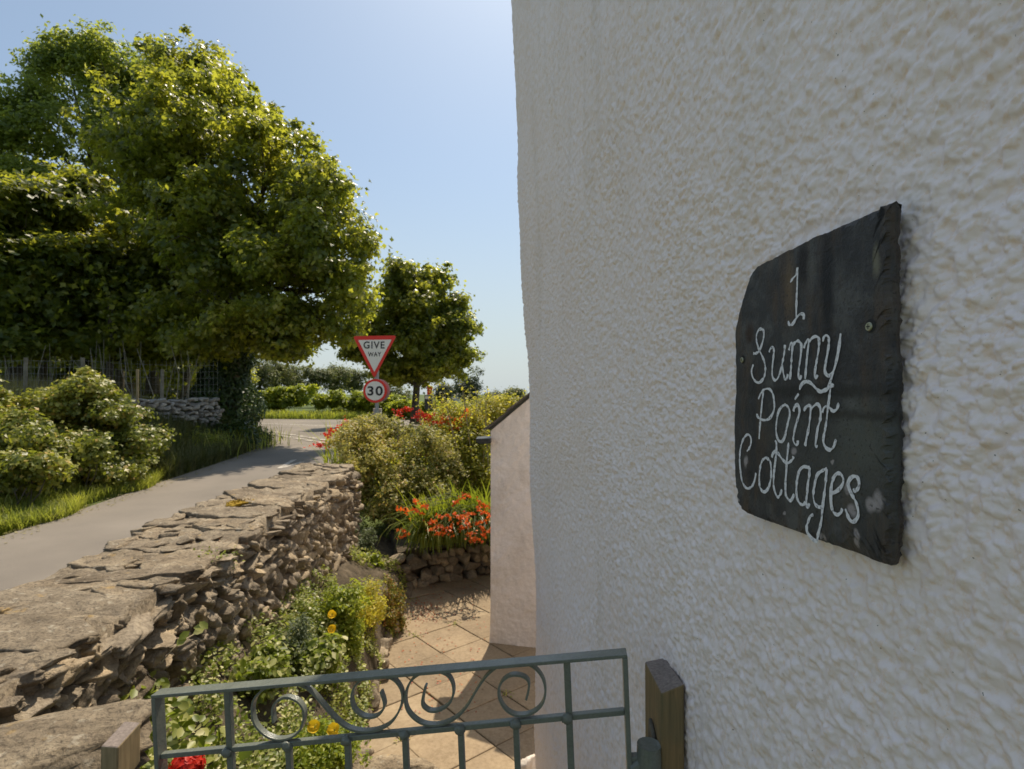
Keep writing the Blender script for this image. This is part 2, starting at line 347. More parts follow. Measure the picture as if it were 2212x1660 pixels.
CG = {n: cube_grid(n) for n in (3, 4, 6, 9, 14, 24)}
class Stones:
    def __init__(s, seed): s.V = []; s.F = []; s.n = 0; s.r = rng(seed)
    def add(s, c, half, rot=(0, 0, 0), n=6, rnd=.35, cuts=7, rough=.05):
        r = s.r; V, Fc = CG[n]; V = V.copy()
        V = V * (1 - rnd) + unit(V) * rnd * 1.15
        for _ in range(cuts):
            d = unit(r.normal(size=3)); lim = .62 + .3 * r.random(); q = V @ d; over = q > lim
            V[over] -= np.outer(q[over] - lim, d)
        V += (r.random(3) - .5) * .0
        nz = fbm(V * 1.7 + r.random(3) * 90, 3); V = V * (1 + rough * 1.6 * nz[:, None])
        V[:, 2] += .12 * vn(V * 1.1 + r.random(3) * 50)
        if n >= 9:      # laminated, chipped edges
            lam = vn(np.stack([V[:, 0] * 1.5, V[:, 1] * 1.5, V[:, 2] * 6], 1) + r.random(3) * 30); V[:, :2] *= 1 + .07 * lam[:, None]
            V = V * (1 + .035 * fbm(V * 7 + r.random(3) * 60, 2)[:, None])
        V = V * np.array(half); a, b, g = rot
        for ax, an in ((0, a), (1, b), (2, g)):
            ca, sa = math.cos(an), math.sin(an); i, j = [(1, 2), (2, 0), (0, 1)][ax]
            x = V[:, i] * ca - V[:, j] * sa; y = V[:, i] * sa + V[:, j] * ca; V[:, i] = x; V[:, j] = y
        s.V.append(V + np.array(c)); s.F.append(Fc + s.n); s.n += len(V)
    def build(s, name, m, parent=None): return npmesh(name, np.concatenate(s.V), np.concatenate(s.F), m, parent)

# ================================================================== SETTING
def xedge(y):   # left edge of the lane
    return np.interp(y, [-20, 0, 5.8, 9.5, 13, 16.5, 20, 25, 31, 34], [-5.2, -5.2, -5.35, -5.97, -6.5, -7.25, -8.8, -12, -16.5, -30])
def sstep(a, b, x): t = np.clip((x - a) / (b - a), 0, 1); return t * t * (3 - 2 * t)
def gwall_in(y): return -1.178 - .085 * y
def zground(x, y):
    z = np.full_like(x, -1.53)
    dl = xedge(y) - x; onl = (y < 33) & (dl > 0)
    bank = .75 * sstep(.1, 2.0, dl) + .55 * sstep(2.4, 4.2, dl)
    bank = bank * (1 - .75 * sstep(15, 20, y)) 
    z = np.where(onl, -1.53 + bank, z)
    z = np.where((x > gwall_in(y) - .42) & (y < 6.9), -2.35, z)
    z = np.where((x > gwall_in(y) - .42) & (y >= 6.9) & (y < 12), np.interp(y, [6.9, 9.5, 12], [-1.85, -1.65, -1.53]), z)
    z = np.where(y > 34.5, -1.5 + .25 * sstep(34.5, 37, y), z)
    z = z + .05 * fbm(np.stack([x, y, x * 0], -1).reshape(-1, 3) * .6, 2).reshape(x.shape) * ((y > 34) | (dl > .5))
    return z
xs = np.concatenate([-np.geomspace(600, 14, 22), np.arange(-13.5, 4, .25), np.geomspace(4.5, 600, 22)])
ys = np.concatenate([[-300, -80, -30], np.arange(-12, 22, .25), np.arange(22, 45, 1.), np.geomspace(46, 900, 20)])
X, Y = np.meshgrid(xs, ys); Z = zground(X, Y)
def gridfaces(ny, nx):
    i = (np.arange(ny - 1)[:, None] * nx + np.arange(nx - 1)[None]).ravel(); return np.stack([i, i + 1, i + nx + 1, i + nx], 1)
tag(npmesh('ground', np.stack([X, Y, Z], -1).reshape(-1, 3), gridfaces(*X.shape), M['field'], smooth=True), kind='structure')
# lane and main road as sheets
def strip(name, left, right, z, m, kind='structure'):
    V = [(*p, z) for p in left] + [(*p, z) for p in right]; n = len(left)
    return tag(npmesh(name, V, [(i, i + n, i + n + 1, i + 1) for i in range(n - 1)], m), kind=kind)
yy = np.array(list(np.arange(-14, 22, .5)))
strip('lane_road', [(float(xedge(y)), y) for y in yy], [(float(-2.0 if y < 7 else np.interp(y, [7, 12, 17, 22], [-2.2, -2.6, -1.5, 3])), y) for y in yy], -1.500, M['asphalt'])
fx = np.array([-60, -30, -22, -16, -10, -4, 2, 10, 25, 60.])
far = np.interp(fx, [-60, -16, -10, 0, 15, 60], [34, 33.2, 32.4, 30.5, 25, 5]); near = np.interp(fx, [-60, -16, -10, -4, 4, 15, 60], [27, 25.0, 21.0, 20.6, 18.5, 14, -6])
strip('main_road', list(zip(fx, near)), list(zip(fx, far)), -1.494, M['asphalt'])
# painted markings: one object each
def quadstrip(name, pts, wd, z, gap=None):
    p = np.array(pts, float); t = unit(np.gradient(p, axis=0)); nrm = np.stack([-t[:, 1], t[:, 0]], 1) * wd / 2
    return strip(name, [tuple(a) for a in p + nrm], [tuple(a) for a in p - nrm], z, M['paint'])
def gp(u, v): a = G(u, v, -1.5); return (a[0], a[1])
quadstrip('road_marking', [gp(505, 912), gp(529, 913), gp(580, 915), gp(640, 917), gp(718, 920)], .22, -1.488)
mk = MB()
a0 = np.array(gp(556, 934)); a1 = np.array(gp(690, 957)); dv = (a1 - a0); L = np.linalg.norm(dv); dv /= L; nv = np.array([-dv[1], dv[0]])
for row in (0, .45):
    s = 0
    while s < L:
        q = [a0 + dv * s + nv * row, a0 + dv * (s + .6) + nv * row, a0 + dv * (s + .6) + nv * (row + .22), a0 + dv * s + nv * (row + .22)]
        mk.add([(*p, -1.485) for p in q], [(0, 1, 2, 3)]); s += .95
tag(mk.build('road_marking', M['paint']), kind='structure')
mk = MB(); tp = [np.array(gp(603, 1012)), np.array(gp(655, 997)), np.array(gp(636, 993))]
for i in (0, 2):
    a, b = tp[i], tp[(i + 1) % 3]; d = unit(b - a); n_ = np.array([-d[1], d[0]]) * .05
    mk.add([(*p, -1.494 + .002 * i) for p in (a - n_, b - n_, b + n_, a + n_)], [(0, 1, 2, 3)])
tag(mk.build('road_marking', M['paint']), kind='structure')

# patio of slabs laid on the diagonal
pv = MB(); r = rng(5); th = math.radians(40); S = .405; o0 = G(983, 1348, -2.1)[:2]
e1 = np.array([math.cos(th), math.sin(th)]); e2 = np.array([math.cos(th - PI/2), math.sin(th - PI/2)])
for i in range(-11, 12):
    for j in range(-11, 12):
        c = o0 + e1 * S * (i + .5) + e2 * S * (j + .5)
        if -1.7 < c[0] < 3.2 and 1.6 < c[1] < 7.3:
            g = .003; h = S / 2 - g; z = -2.1 + r.normal() * .002; tl = r.normal(size=2) * .003
            cs = [c + e1*a*h + e2*b*h for a, b in ((-1,1),(-1,-1),(1,-1),(1,1))]; top = [(*p, z + tl @ (p - c)/S) for p in cs]
            cs2 = [c + e1*a*(h-.004) + e2*b*(h-.004) for a, b in ((-1,1),(-1,-1),(1,-1),(1,1))]
            top2 = [(*p, z + .003 + tl @ (p - c)/S) for p in cs2]; bot = [(*p, -2.13) for p in cs]
            pv.add(bot + top + top2, [(8,11,10,9)[::-1], (0,1,5,4),(1,2,6,5),(2,3,7,6),(3,0,4,7),(4,5,9,8),(5,6,10,9),(6,7,11,10),(7,4,8,11)])
tag(pv.build('paving', M['paving']), kind='structure')
jx, jy = np.meshgrid(np.linspace(-1.75, 3.2, 30), np.linspace(.0, 7.4, 40))
tag(npmesh('paving_bed', np.stack([jx, jy, jx * 0 - 2.108], -1).reshape(-1, 3), gridfaces(*jx.shape), M['soil']), kind='structure')
# raised flower bed between patio and garden wall
def bed_edge(y): return np.interp(y, [0, 2.2, 3.2, 4.6, 6.1, 7], [-.55, -.72, -.90, -1.03, -1.12, -1.15])
def bed_top(y): return np.interp(y, [0, 2.0, 2.8, 3.7, 5.4, 6.0, 7], [-1.12, -1.19, -1.285, -1.41, -1.57, -1.66, -1.75])
def zbed(x, y):
    t = np.clip((bed_edge(y) - x) / (bed_edge(y) - gwall_in(y)), 0, 1)
    return -2.09 + (bed_top(y) + 2.09) * (np.clip(t * 5, 0, 1) * .28 + .72 * t ** .8) + .03 * fbm(np.stack([x * 6, y * 6, x * 0], -1).reshape(-1, 3), 3).reshape(np.shape(x))
ty, tt = np.meshgrid(np.linspace(.2, 7, 160), np.linspace(0, 1.15, 36), indexing='ij')
bx = bed_edge(ty) + (gwall_in(ty) - bed_edge(ty)) * tt
tag(npmesh('flower_bed', np.stack([bx, ty, zbed(bx, ty)], -1).reshape(-1, 3), gridfaces(*bx.shape)[:, ::-1], M['soil'], smooth=True), kind='structure')

# ================================================================== COTTAGE
XC_Z = [-2.4, -1.276, -.347, .255, .674, 1.253, 1.97, 3.6]; XC_V = [.118, .113, .0976, .074, .051, .028, -.002, -.07]
YC = 2.8
def wall_x(y, z):
    base = .417 - .108 * y; dev = np.interp(z, XC_Z, XC_V) - (.417 - .108 * YC)
    return base + dev * np.clip(y / YC, 0, 1.3) ** 1.6
def rough_h(s, z):
    q = np.stack([s * 30, z * 30, s * 0], -1).reshape(-1, 3)
    wx = s + .006 * vn(q, 3).reshape(s.shape); wz = z + .006 * vn(q, 4).reshape(s.shape)
    h = .0050 * bumps(wx, wz, .0155, 11) + .0036 * bumps(wx, wz, .0085, 21, .4, .8)
    q2 = np.stack([s, z, s * 0], -1).reshape(-1, 3)
    dens = .68 + .42 * fbm(q2 * 5, 3, 9).reshape(s.shape)
    return h * dens + (.0011 * vn(q2 * 190, 6) + .0024 * vn(q2 * 80, 8) + .010 * fbm(q2 * 2.2, 2, 12)).reshape(s.shape)
cot = thing('cottage', 'white roughcast cottage side wall filling the right half of the view', 'cottage', (.4, 1, -2.1))
cols = np.concatenate([np.arange(-4, .28, .06), np.geomspace(.28, YC - .02, 860)])
arc = np.linspace(0, PI / 2, 10)[1:]; tail = np.concatenate([np.arange(.008, .3, .008), np.linspace(.3, 5, 30)])
zz = np.sinh(np.linspace(-3.6, 3.9, 1250)); zz = zz / zz.max() * 3.4; zz = zz[(zz > -2.45) & (zz < 2.47)]
# positions along the facade path
sx = np.concatenate([cols, np.full(len(arc), 0.), np.full(len(tail), 0.)])
nC, nA, nT = len(cols), len(arc), len(tail); nz = len(zz); rr = .02
px_ = np.zeros((nz, nC + nA + nT)); py_ = px_.copy(); nx_ = px_.copy(); ny_ = px_.copy(); ss = px_.copy()
ZZ = np.repeat(zz[:, None], nC + nA + nT, 1)
px_[:, :nC] = wall_x(cols[None], zz[:, None]); py_[:, :nC] = cols; nx_[:, :nC] = -1; ny_[:, :nC] = -.108; ss[:, :nC] = cols
xc = wall_x(np.array([YC - rr]), zz[:, None])[:, 0]
for i, a in enumerate(arc):
    j = nC + i; px_[:, j] = xc + rr - rr * math.cos(a); py_[:, j] = YC - rr + rr * math.sin(a); nx_[:, j] = -math.cos(a); ny_[:, j] = math.sin(a); ss[:, j] = YC + rr * a
for i, a in enumerate(tail):
    j = nC + nA + i; px_[:, j] = xc + rr + a; py_[:, j] = YC + .05 * a; nx_[:, j] = 0; ny_[:, j] = 1; ss[:, j] = YC + rr * PI/2 + a
H = rough_h(ss, ZZ); nl = np.sqrt(nx_**2 + ny_**2)
V = np.stack([px_ + H * nx_ / nl, py_ + H * ny_ / nl, ZZ], -1).reshape(-1, 3)
under(npmesh('wall', V, gridfaces(nz, nC + nA + nT)[:, ::-1], M['roughcast'], smooth=True), cot)
b = MB(); ev = 2.48
b.add([(.84, -4, ev), (-.035, 2.86, ev), (5.2, 3.2, ev), (6.2, -3.7, ev), (2.6, -4, 4.6), (2.2, 3.2, 4.6)], [(0, 1, 5, 4), (2, 3, 4, 5), (1, 2, 5), (3, 0, 4), (0, 3, 2, 1)])
under(b.build('roof', M['slateroof']), cot)
b = MB(); b.box((.75, -3.9, -2.4), (5.0, -3.8, 2.47)); b.box((5.0, -3.9, -2.4), (5.1, 2.8, 2.47))
under(b.build('back_wall', M['shed']), cot)

# ---- slate name plate
SX = .388
def SP(u, v, off=0):            # point on the slate face (off: towards the viewer side, metres)
    r_ = ray(u, v); t = (SX - off) / (r_[0] + .108 * r_[1]); return r_ * t
def c1(p): return (p[0]*.1927 + 1780) * .8855, (p[1]*.1927 + 640) * .8855
def c2(p): return (p[0]*.16275 + 1780) * .8855, (p[1]*.16275 + 920) * .8855
def c3(p): return (p[0]*.1807 + 1780) * .8855, (p[1]*.1807 + 1040) * .8855
def c4(p): return (p[0]*.28916 + 1780) * .8855, (p[1]*.28916 + 470) * .8855
def c5(p): return (p[0]*.28916 + 1780) * .8855, (p[1]*.28916 + 930) * .8855
def slate_mat():
    m, n, p = newmat('slate'); g = n.nodes.new('ShaderNodeNewGeometry')
    c = ramp(n, noise(n, 16, 7, .7), [(.30, (.019,.020,.023)), (.5, (.045,.046,.047)), (.70, (.120,.121,.114))])
    mp = n.nodes.new('ShaderNodeMapping'); mp.inputs['Scale'].default_value = (26, 26, 6); n.links.new(g.outputs['Position'], mp.inputs[0])
    c = mixc(n, ramp(n, noise(n, 1, 5, .65, 0, mp.outputs[0]), [(.48, (0,0,0)), (.62, (.85,.85,.85))]), c, (.085,.060,.040))
    w_ = noise(n, 38, 5, .75); wv = n.nodes.new('ShaderNodeTexNoise'); wv.inputs['Scale'].default_value = 70; wv.inputs['Detail'].default_value = 5; n.links.new(g.outputs['Position'], wv.inputs['Vector'])
    wo = n.nodes.new('ShaderNodeVectorMath'); wo.operation = 'SCALE'; wo.inputs['Scale'].default_value = .010; n.links.new(wv.outputs['Color'], wo.inputs[0])
    wa = n.nodes.new('ShaderNodeVectorMath'); n.links.new(g.outputs['Position'], wa.inputs[0]); n.links.new(wo.outputs[0], wa.inputs[1])
    def spot(c, q, ry, rz, col, a=.8, soft=.6):      # a stain, lichen patch or painted-in reflection of its own place and size
        ctr = SP(*q) + np.array([.005, .005, .005]); sb = n.nodes.new('ShaderNodeVectorMath'); sb.operation = 'SUBTRACT'; n.links.new(wa.outputs[0], sb.inputs[0]); sb.inputs[1].default_value = tuple(ctr)
        dv = n.nodes.new('ShaderNodeVectorMath'); dv.operation = 'DIVIDE'; n.links.new(sb.outputs[0], dv.inputs[0]); dv.inputs[1].default_value = (.03, ry, rz)
        ln = n.nodes.new('ShaderNodeVectorMath'); ln.operation = 'LENGTH'; n.links.new(dv.outputs[0], ln.inputs[0])
        return mixc(n, ramp(n, ln.outputs['Value'], [(1 - soft, (a, a, a)), (1, (0, 0, 0))]), c, col)
    c = spot(c, c5((900, 700)), .16, .09, (.088,.093,.082), .6, .9)
    c = spot(c, c5((1150, 500)), .05, .05, (.115,.125,.105), .6, .9)
    c = spot(c, c4((820, 780)), .014, .085, (.008,.009,.011), .97)
    c = spot(c, c4((620, 600)), .015, .034, (.010,.008,.007), .95)
    c = spot(c, c4((510, 800)), .013, .055, (.15,.105,.06), .85, .8)
    c = spot(c, c4((690, 640)), .010, .040, (.115,.118,.108), .6, .8)
    c = spot(c, c4((170, 1190)), .014, .018, (.035,.018,.010), .9)
    c = spot(c, c5((700, 80)), .20, .010, (.018,.018,.016), .75)  # reflection across the middle, put into the slate colour as a band
    c = spot(c, c5((900, 275)), .16, .006, (.030,.028,.022), .7)
    c = spot(c, c4((1235, 570)), .006, .020, (.20,.19,.13), .75)
    for (x, y, a_, b2) in ((138,680,.006,.010),(545,590,.005,.006),(1185,1030,.007,.009),(1245,1010,.008,.012),(1070,1290,.005,.007),(1058,1360,.005,.006),(990,905,.006,.007),(1035,1080,.008,.008),(865,675,.003,.003),(460,1118,.003,.003),(770,1300,.006,.005),(75,1000,.004,.004)):
        c = spot(c, c5((x, y)), a_, b2, (.42,.38,.38), .75, .5)
    c = mixc(n, ramp(n, noise(n, 300, 2), [(.60, (0,0,0)), (.68, (.7,.7,.7))]), c, (.02,.018,.016))
    n.links.new(c, p.inputs['Base Color']); p.inputs['Roughness'].default_value = .6; p.inputs['Specular IOR Level'].default_value = .4
    bump(n, p, noise(n, 60, 8, .7, .4), .8, .004); return m
M['slate'] = slate_mat()
pts = [c4(p) for p in [(1352,62),(1180,150),(900,275),(700,370),(450,500),(235,610),(190,660),(140,780),(100,930),(60,1080),(42,1200),(46,1340),(50,1560)]]
pts += [c5(p) for p in [(46,150),(35,380),(40,700),(50,950),(70,1050),(112,1112),(300,1185),(550,1275),(720,1345),(1000,1440),(1200,1525),(1310,1556),(1352,1530)]]
pts += [c5(p) for p in [(1362,1400),(1372,1250),(1360,1050),(1376,850),(1366,650),(1378,450),(1364,250),(1372,60)]] + [c4(p) for p in [(1362,1500),(1352,1250),(1362,1000),(1346,800),(1352,600),(1338,400),(1345,220)]]
OUT = np.array([SP(*p) for p in pts])
# resample the outline, roughen it
seg = np.vstack([OUT, OUT[:1]]); d = np.r_[0, np.cumsum(np.linalg.norm(np.diff(seg, axis=0), axis=1))]
n_o = 420; tt_ = np.linspace(0, d[-1], n_o, endpoint=False); OUT = np.stack([np.interp(tt_, d, seg[:, k]) for k in range(3)], 1)
wn = unit(np.array([[-1., -.108, 0]]))[0]; wt = unit(np.array([[-.108, 1., 0]]))[0]; upv = np.array([0, 0, 1.])
tan = unit(np.roll(OUT, -1, 0) - np.roll(OUT, 1, 0)); inn = np.cross(tan, wn); cen = OUT.mean(0)
if ((cen - OUT) * inn).sum() < 0: inn = -inn
q = np.stack([tt_ * 90, tt_ * 0, tt_ * 0], 1); jag = np.abs(fbm(q, 4, 31)); jag2 = np.abs(fbm(q * .55 + 9, 4, 41))
near_edge = np.clip((OUT @ -wt) * 1 - (-.56), 0, .04) / .04     # chips are deeper along the near edge
low = np.clip((-.12 - OUT[:, 2]) / .02, 0, 1)
amp = .0012 + .0055 * near_edge + .0035 * low
def inset(a): return OUT + inn * a[:, None]
rings = [inset(.0006 + amp * (.35 + 1.3 * jag)), inset(.0002 + amp * (.1 + .55 * jag2)) - wn * .0035, inset(.0006 * jag) - wn * .0065, inset(amp * .5 * jag2) - wn * .010, inset(.002 + amp * .5 * jag) - wn * .0135]
rings[0] = rings[0] + wn * 0
Vs = np.concatenate(rings); Fq = [(a*n_o+i, a*n_o+(i+1) % n_o, (a+1)*n_o+(i+1) % n_o, (a+1)*n_o+i) for a in range(4) for i in range(n_o)]
plate = thing('name_plate', 'dark slate house name plate screwed to the white wall reading 1 Sunny Point Cottages', 'house sign', SP(1760, 830))
Vs = np.concatenate([Vs, OUT + (cen - OUT) * .16, cen[None]])
me = bpy.data.meshes.new('slab'); me.from_pydata([tuple(p) for p in Vs], [], Fq + [tuple(range(4*n_o, 5*n_o))[::-1]] + [(i, (i+1) % n_o, 5*n_o + (i+1) % n_o, 5*n_o + i) for i in range(n_o)] + [(5*n_o + i, 5*n_o + (i+1) % n_o, 6*n_o) for i in range(n_o)]); me.update()
under(link('slab', me, M['slate']), plate)
ST = [(c1, [[(765,250),(800,200),(840,150),(858,60)], [(858,60),(855,250),(845,500),(842,690)], [(742,738),(750,775),(775,790),(805,765),(845,700),(880,660),(915,648),(938,670),(935,720)]]),
 (c1, [[(298,1150),(340,1145),(378,1110),(412,1020),(432,930),(430,870),(405,842),(370,850),(342,910),(340,990),(368,1090),(405,1170),(440,1260),(452,1360),(435,1450),(400,1500),(360,1520),(315,1490),(285,1430),(278,1360),(300,1290)],
  [(500,1135),(515,1090),(545,1070),(560,1110),(553,1200),(540,1320),(540,1430),(565,1485),(600,1475),(635,1400),(665,1280),(690,1150),(700,1040)], [(665,1290),(680,1400),(700,1475),(725,1460),(735,1410)],
  [(750,1110),(765,1040),(785,1015),(795,1060),(785,1200),(775,1350),(762,1480)], [(795,1050),(840,1000),(875,995),(905,1040),(903,1140),(888,1260),(872,1380),(875,1450),(893,1470),(908,1425)],
  [(940,1085),(955,1030),(990,980),(1000,1010),(985,1140),(970,1300),(955,1475)], [(1005,1000),(1050,950),(1095,935),(1128,965),(1130,1060),(1110,1200),(1085,1340),(1078,1430),(1095,1460),(1112,1420)],
  [(1180,1000),(1190,950),(1220,920),(1250,945),(1255,1020),(1240,1140),(1215,1270),(1205,1370),(1235,1425),(1285,1420),(1325,1340),(1360,1200),(1385,1060),(1405,895)],
  [(1310,1380),(1285,1470),(1255,1560),(1235,1600),(1190,1620),(1145,1632),(1095,1595),(1050,1545),(1000,1510),(950,1510),(905,1550),(885,1610)]]),
 (c2, [[(430,325),(460,255),(500,195),(555,170),(610,185),(650,260),(668,380),(665,480),(630,570),(580,625),(510,640),(450,615),(415,580),(412,545)], [(508,195),(490,330),(475,480),(460,640),(450,780),(440,925)],
  [(840,405),(780,440),(730,520),(705,650),(695,780),(710,890),(745,955),(790,955),(825,890),(850,780),(880,650),(900,560),(890,470),(840,405)], [(975,330),(1005,285),(1035,245)],
  [(955,510),(970,450),(1010,410),(1040,450),(1045,530),(1015,640),(980,760),(960,870),(955,950),(990,1010),(1020,990),(1020,945)],
  [(1110,500),(1145,445),(1190,420),(1215,450),(1205,600),(1180,780),(1150,920),(1130,1030)], [(1215,480),(1260,430),(1310,400),(1350,440),(1365,530),(1355,640),(1320,760),(1300,900),(1285,1010),(1300,1045),(1315,1015)],
  [(1565,125),(1520,130),(1500,250),(1480,400),(1465,520),(1450,660),(1430,780),(1410,880),(1405,970),(1440,1050),(1500,1085),(1550,1050),(1575,990),(1595,930)], [(1390,530),(1410,460),(1455,430),(1500,460),(1550,505),(1600,480),(1625,420),(1612,395)]]),
 (c3, [[(232,335),(275,270),(290,180),(265,115),(225,115),(180,180),(145,300),(135,450),(148,620),(170,740),(205,810),(250,835),(300,805),(335,730),(355,625)],
  [(490,415),(440,460),(410,560),(400,680),(405,800),(440,870),(485,875),(530,810),(555,700),(560,580),(545,470),(490,415)],
  [(610,190),(630,220),(630,340),(615,480),(598,620),(592,760),(605,860),(645,950),(680,920),(705,850)], [(570,420),(580,370),(620,335),(660,370),(710,440),(760,485),(800,485),(850,440),(860,400)],
  [(795,215),(785,330),(770,480),(765,600),(755,720),(752,840),(765,940),(815,1000),(845,970),(870,910)],
  [(1080,560),(1040,545),(990,545),(940,600),(910,720),(900,850),(910,960),(945,1035),(990,1055),(1025,1020)], [(1080,550),(1075,650),(1055,780),(1045,900),(1035,1000),(1045,1080),(1070,1060),(1075,1035)],
  [(1315,570),(1260,590),(1190,640),(1160,720),(1135,850),(1130,950),(1150,1040),(1200,1085),(1250,1085)], [(1310,570),(1300,700),(1285,850),(1265,1000),(1250,1120),(1240,1250),(1215,1370),(1190,1470),(1175,1545),(1110,1510),(1050,1430),(1040,1360),(1060,1280),(1090,1210),(1130,1190)],
  [(1375,900),(1430,880),(1490,830),(1530,760),(1530,690),(1490,635),(1440,640),(1395,710),(1370,830),(1365,960),(1375,1080),(1405,1160),(1455,1190),(1500,1160),(1520,1105)],
  [(1670,835),(1690,875),(1740,820),(1745,750),(1725,690),(1680,670),(1630,700),(1600,760),(1610,830),(1650,920),(1700,1010),(1730,1110),(1735,1200),(1700,1265),(1655,1285),(1610,1240),(1580,1160),(1560,1110)]])]
for li, (cf, strokes) in enumerate(ST):
    b = MB(); q0 = 0
    for si, s in enumerate(strokes):
        p2 = cat_spline([cf(p) for p in s], 7); p3 = np.array([SP(*p, .0004 + .00006 * si) for p in p2])
        t = unit(np.gradient(p3, axis=0)); sd_ = np.cross(t, wn); arcl = np.r_[0, np.cumsum(np.linalg.norm(np.diff(p3, axis=0), axis=1))]
        wv = .00170 * (1 + .42 * vn(np.stack([arcl * 260 + si * 7, arcl * 0, arcl * 0 + li], 1)))
        wv[0] *= .7; wv[-1] *= .6
        VV = np.empty((2 * len(p3), 3)); VV[0::2] = p3 - sd_ * wv[:, None]; VV[1::2] = p3 + sd_ * wv[:, None]
        b.add(VV, [(2*i, 2*i+1, 2*i+3, 2*i+2) for i in range(len(p3) - 1)])
    under(b.build('lettering', M['lettering']), plate)
M['screw'] = flat('screw_metal', (.42, .42, .30), .4, .5, .6)
for (u, v, rs) in ((1880, 705, .0042), (1605, 777, .0036)):
    b = MB(); c = SP(u, v, -.0005); n = 20
    for (r0, r1, h0, h1) in ((rs*.9, rs, 0, .0016), (rs, rs*.85, .0016, .0024)):
        ra = [c + wn*h0 + r0*(math.cos(2*PI*k/n)*wt + math.sin(2*PI*k/n)*upv) for k in range(n)]; rb = [c + wn*h1 + r1*(math.cos(2*PI*k/n)*wt + math.sin(2*PI*k/n)*upv) for k in range(n)]
        b.add(ra + rb, [(k, (k+1) % n, n+(k+1) % n, n+k) for k in range(n)] + [tuple(range(n, 2*n))])
    sc = under(b.build('screw', M['screw']), plate)
    b = MB()
    for (a, e) in ((rs*.55, rs*.12), (rs*.12, rs*.55)):
        h = .00246 if a > e else .0025
        b.add([c + wn*h + wt*x + upv*z for x, z in ((-a,-e), (a,-e), (a,e), (-a,e))], [(0,1,2,3)])
    sl = b.build('cross_slot', M['black']); sl.parent = sc
    # dark countersunk ring in the slate
    b = MB(); ra = [c + wn*.0008 + rs*.95*(math.cos(2*PI*k/n)*wt + math.sin(2*PI*k/n)*upv) for k in range(n)]; rb = [c + wn*.0008 - wt*.0012 + upv*.0006 + rs*1.55*(math.cos(2*PI*k/n)*wt + math.sin(2*PI*k/n)*upv) for k in range(n)]
    b.add(ra + rb, [(k, (k+1) % n, n+(k+1) % n, n+k) for k in range(n)]); under(b.build('countersink', M['black']), plate)

# ================================================================== SHED beyond the corner
shed = thing('outbuilding', 'low white lean-to outbuilding with slate roof beyond the cottage corner', 'outbuilding', (0, 4.6, -2.1))
A = P(1060, 930, 4.74); A2 = P(1062, 1388, 4.74); B = P(1138, 866, 4.5); sl = (B[2] - A[2]) / (B[0] - A[0])
xr = 1.6; zr = A[2] + sl * (xr - A[0]) * .75; yf = lambda x: 4.74 - .25 * (x - A[0])
nx, nzv = 160, 220; gx = A[0] + (xr - A[0]) * np.linspace(0, 1, nx) ** 1.4
VV = np.zeros((nzv, nx, 3))
for i in range(nzv):
    t = i / (nzv - 1); topz = A[2] + sl * (gx - A[0]); topz = np.minimum(topz, A[2] + sl * .9)
    VV[i, :, 0] = gx + (.015 * math.exp(-t * 14) * -1) * np.exp(-(gx - gx[0]) * 30); VV[i, :, 1] = yf(gx); VV[i, :, 2] = -2.13 + (topz + 2.13) * t
q = VV.reshape(-1, 3); hh = .004 * fbm(q * 18, 3, 5) + .003 * bumps(q[:, 0], q[:, 2], .02, 77); q[:, 1] -= hh
fr = under(npmesh('front_wall', q, gridfaces(nzv, nx), M['shed'], smooth=True), shed)
b = MB(); x0 = A[0]; b.add([(x0+.001, 4.74, -2.13), (x0+.001, 4.74, A[2]), (x0+.9, 7.74, A[2]), (x0+.9, 7.74, -2.13), (xr+.8, 7.7, -2.13), (xr+.8, 7.7, A[2]+1.2)], [(0,1,2,3), (3,2,5,4)])
under(b.build('side_wall', M['shed']), shed)
# slates on the roof, each a thin slab in one mesh, with rough verge
b = MB(); r = rng(12); xe = A[0] - .012
n_row = 9; dx = (1.75) / n_row
for i in range(n_row):
    for j in range(13):
        y0 = yf(0) - .09 + j * .27 + (.13 if i % 2 else 0) - .13 + r.normal() * .012; xa = xe + i * dx - .03; xb = xa + dx * 1.25
        lift = .006 + r.random() * .008
        za = A[2] + sl * (xa - A[0]) + .02 + lift + .012; zb = A[2] + sl * (xb - A[0]) + .02
        yy0 = max(y0, yf(xa) - .06 - .02 * r.random())
        k0, k1 = .29 * (yy0 - yf(xa)), .29 * (y0 + .262 - yf(xa))
        b.hexa([(xa+k0, yy0, za), (xb+k0, yy0, zb), (xb+k1, y0+.262, zb), (xa+k1, y0+.262, za)], [(xa+k0, yy0, za+.009), (xb+k0, yy0, zb+.009), (xb+k1, y0+.262, zb+.009), (xa+k1, y0+.262, za+.009)])
under(b.build('roof', M['slateroof']), shed)
b = MB()
gz = P(1045, 951, 4.7)[2]; g0 = A[0] - .005
prof = [(-.115, .018), (-.115, -.008), (-.09, -.022), (-.03, -.026), (.01, -.02), (.01, .022)]
n = len(prof); b.add([(g0 + p[0], yv, gz + p[1]) for yv in (4.66, 4.90) for p in prof], [(k, (k+1) % n, n+(k+1) % n, n+k) for k in range(n)] + [tuple(range(n))[::-1]])
under(b.build('gutter', M['gutter']), shed)

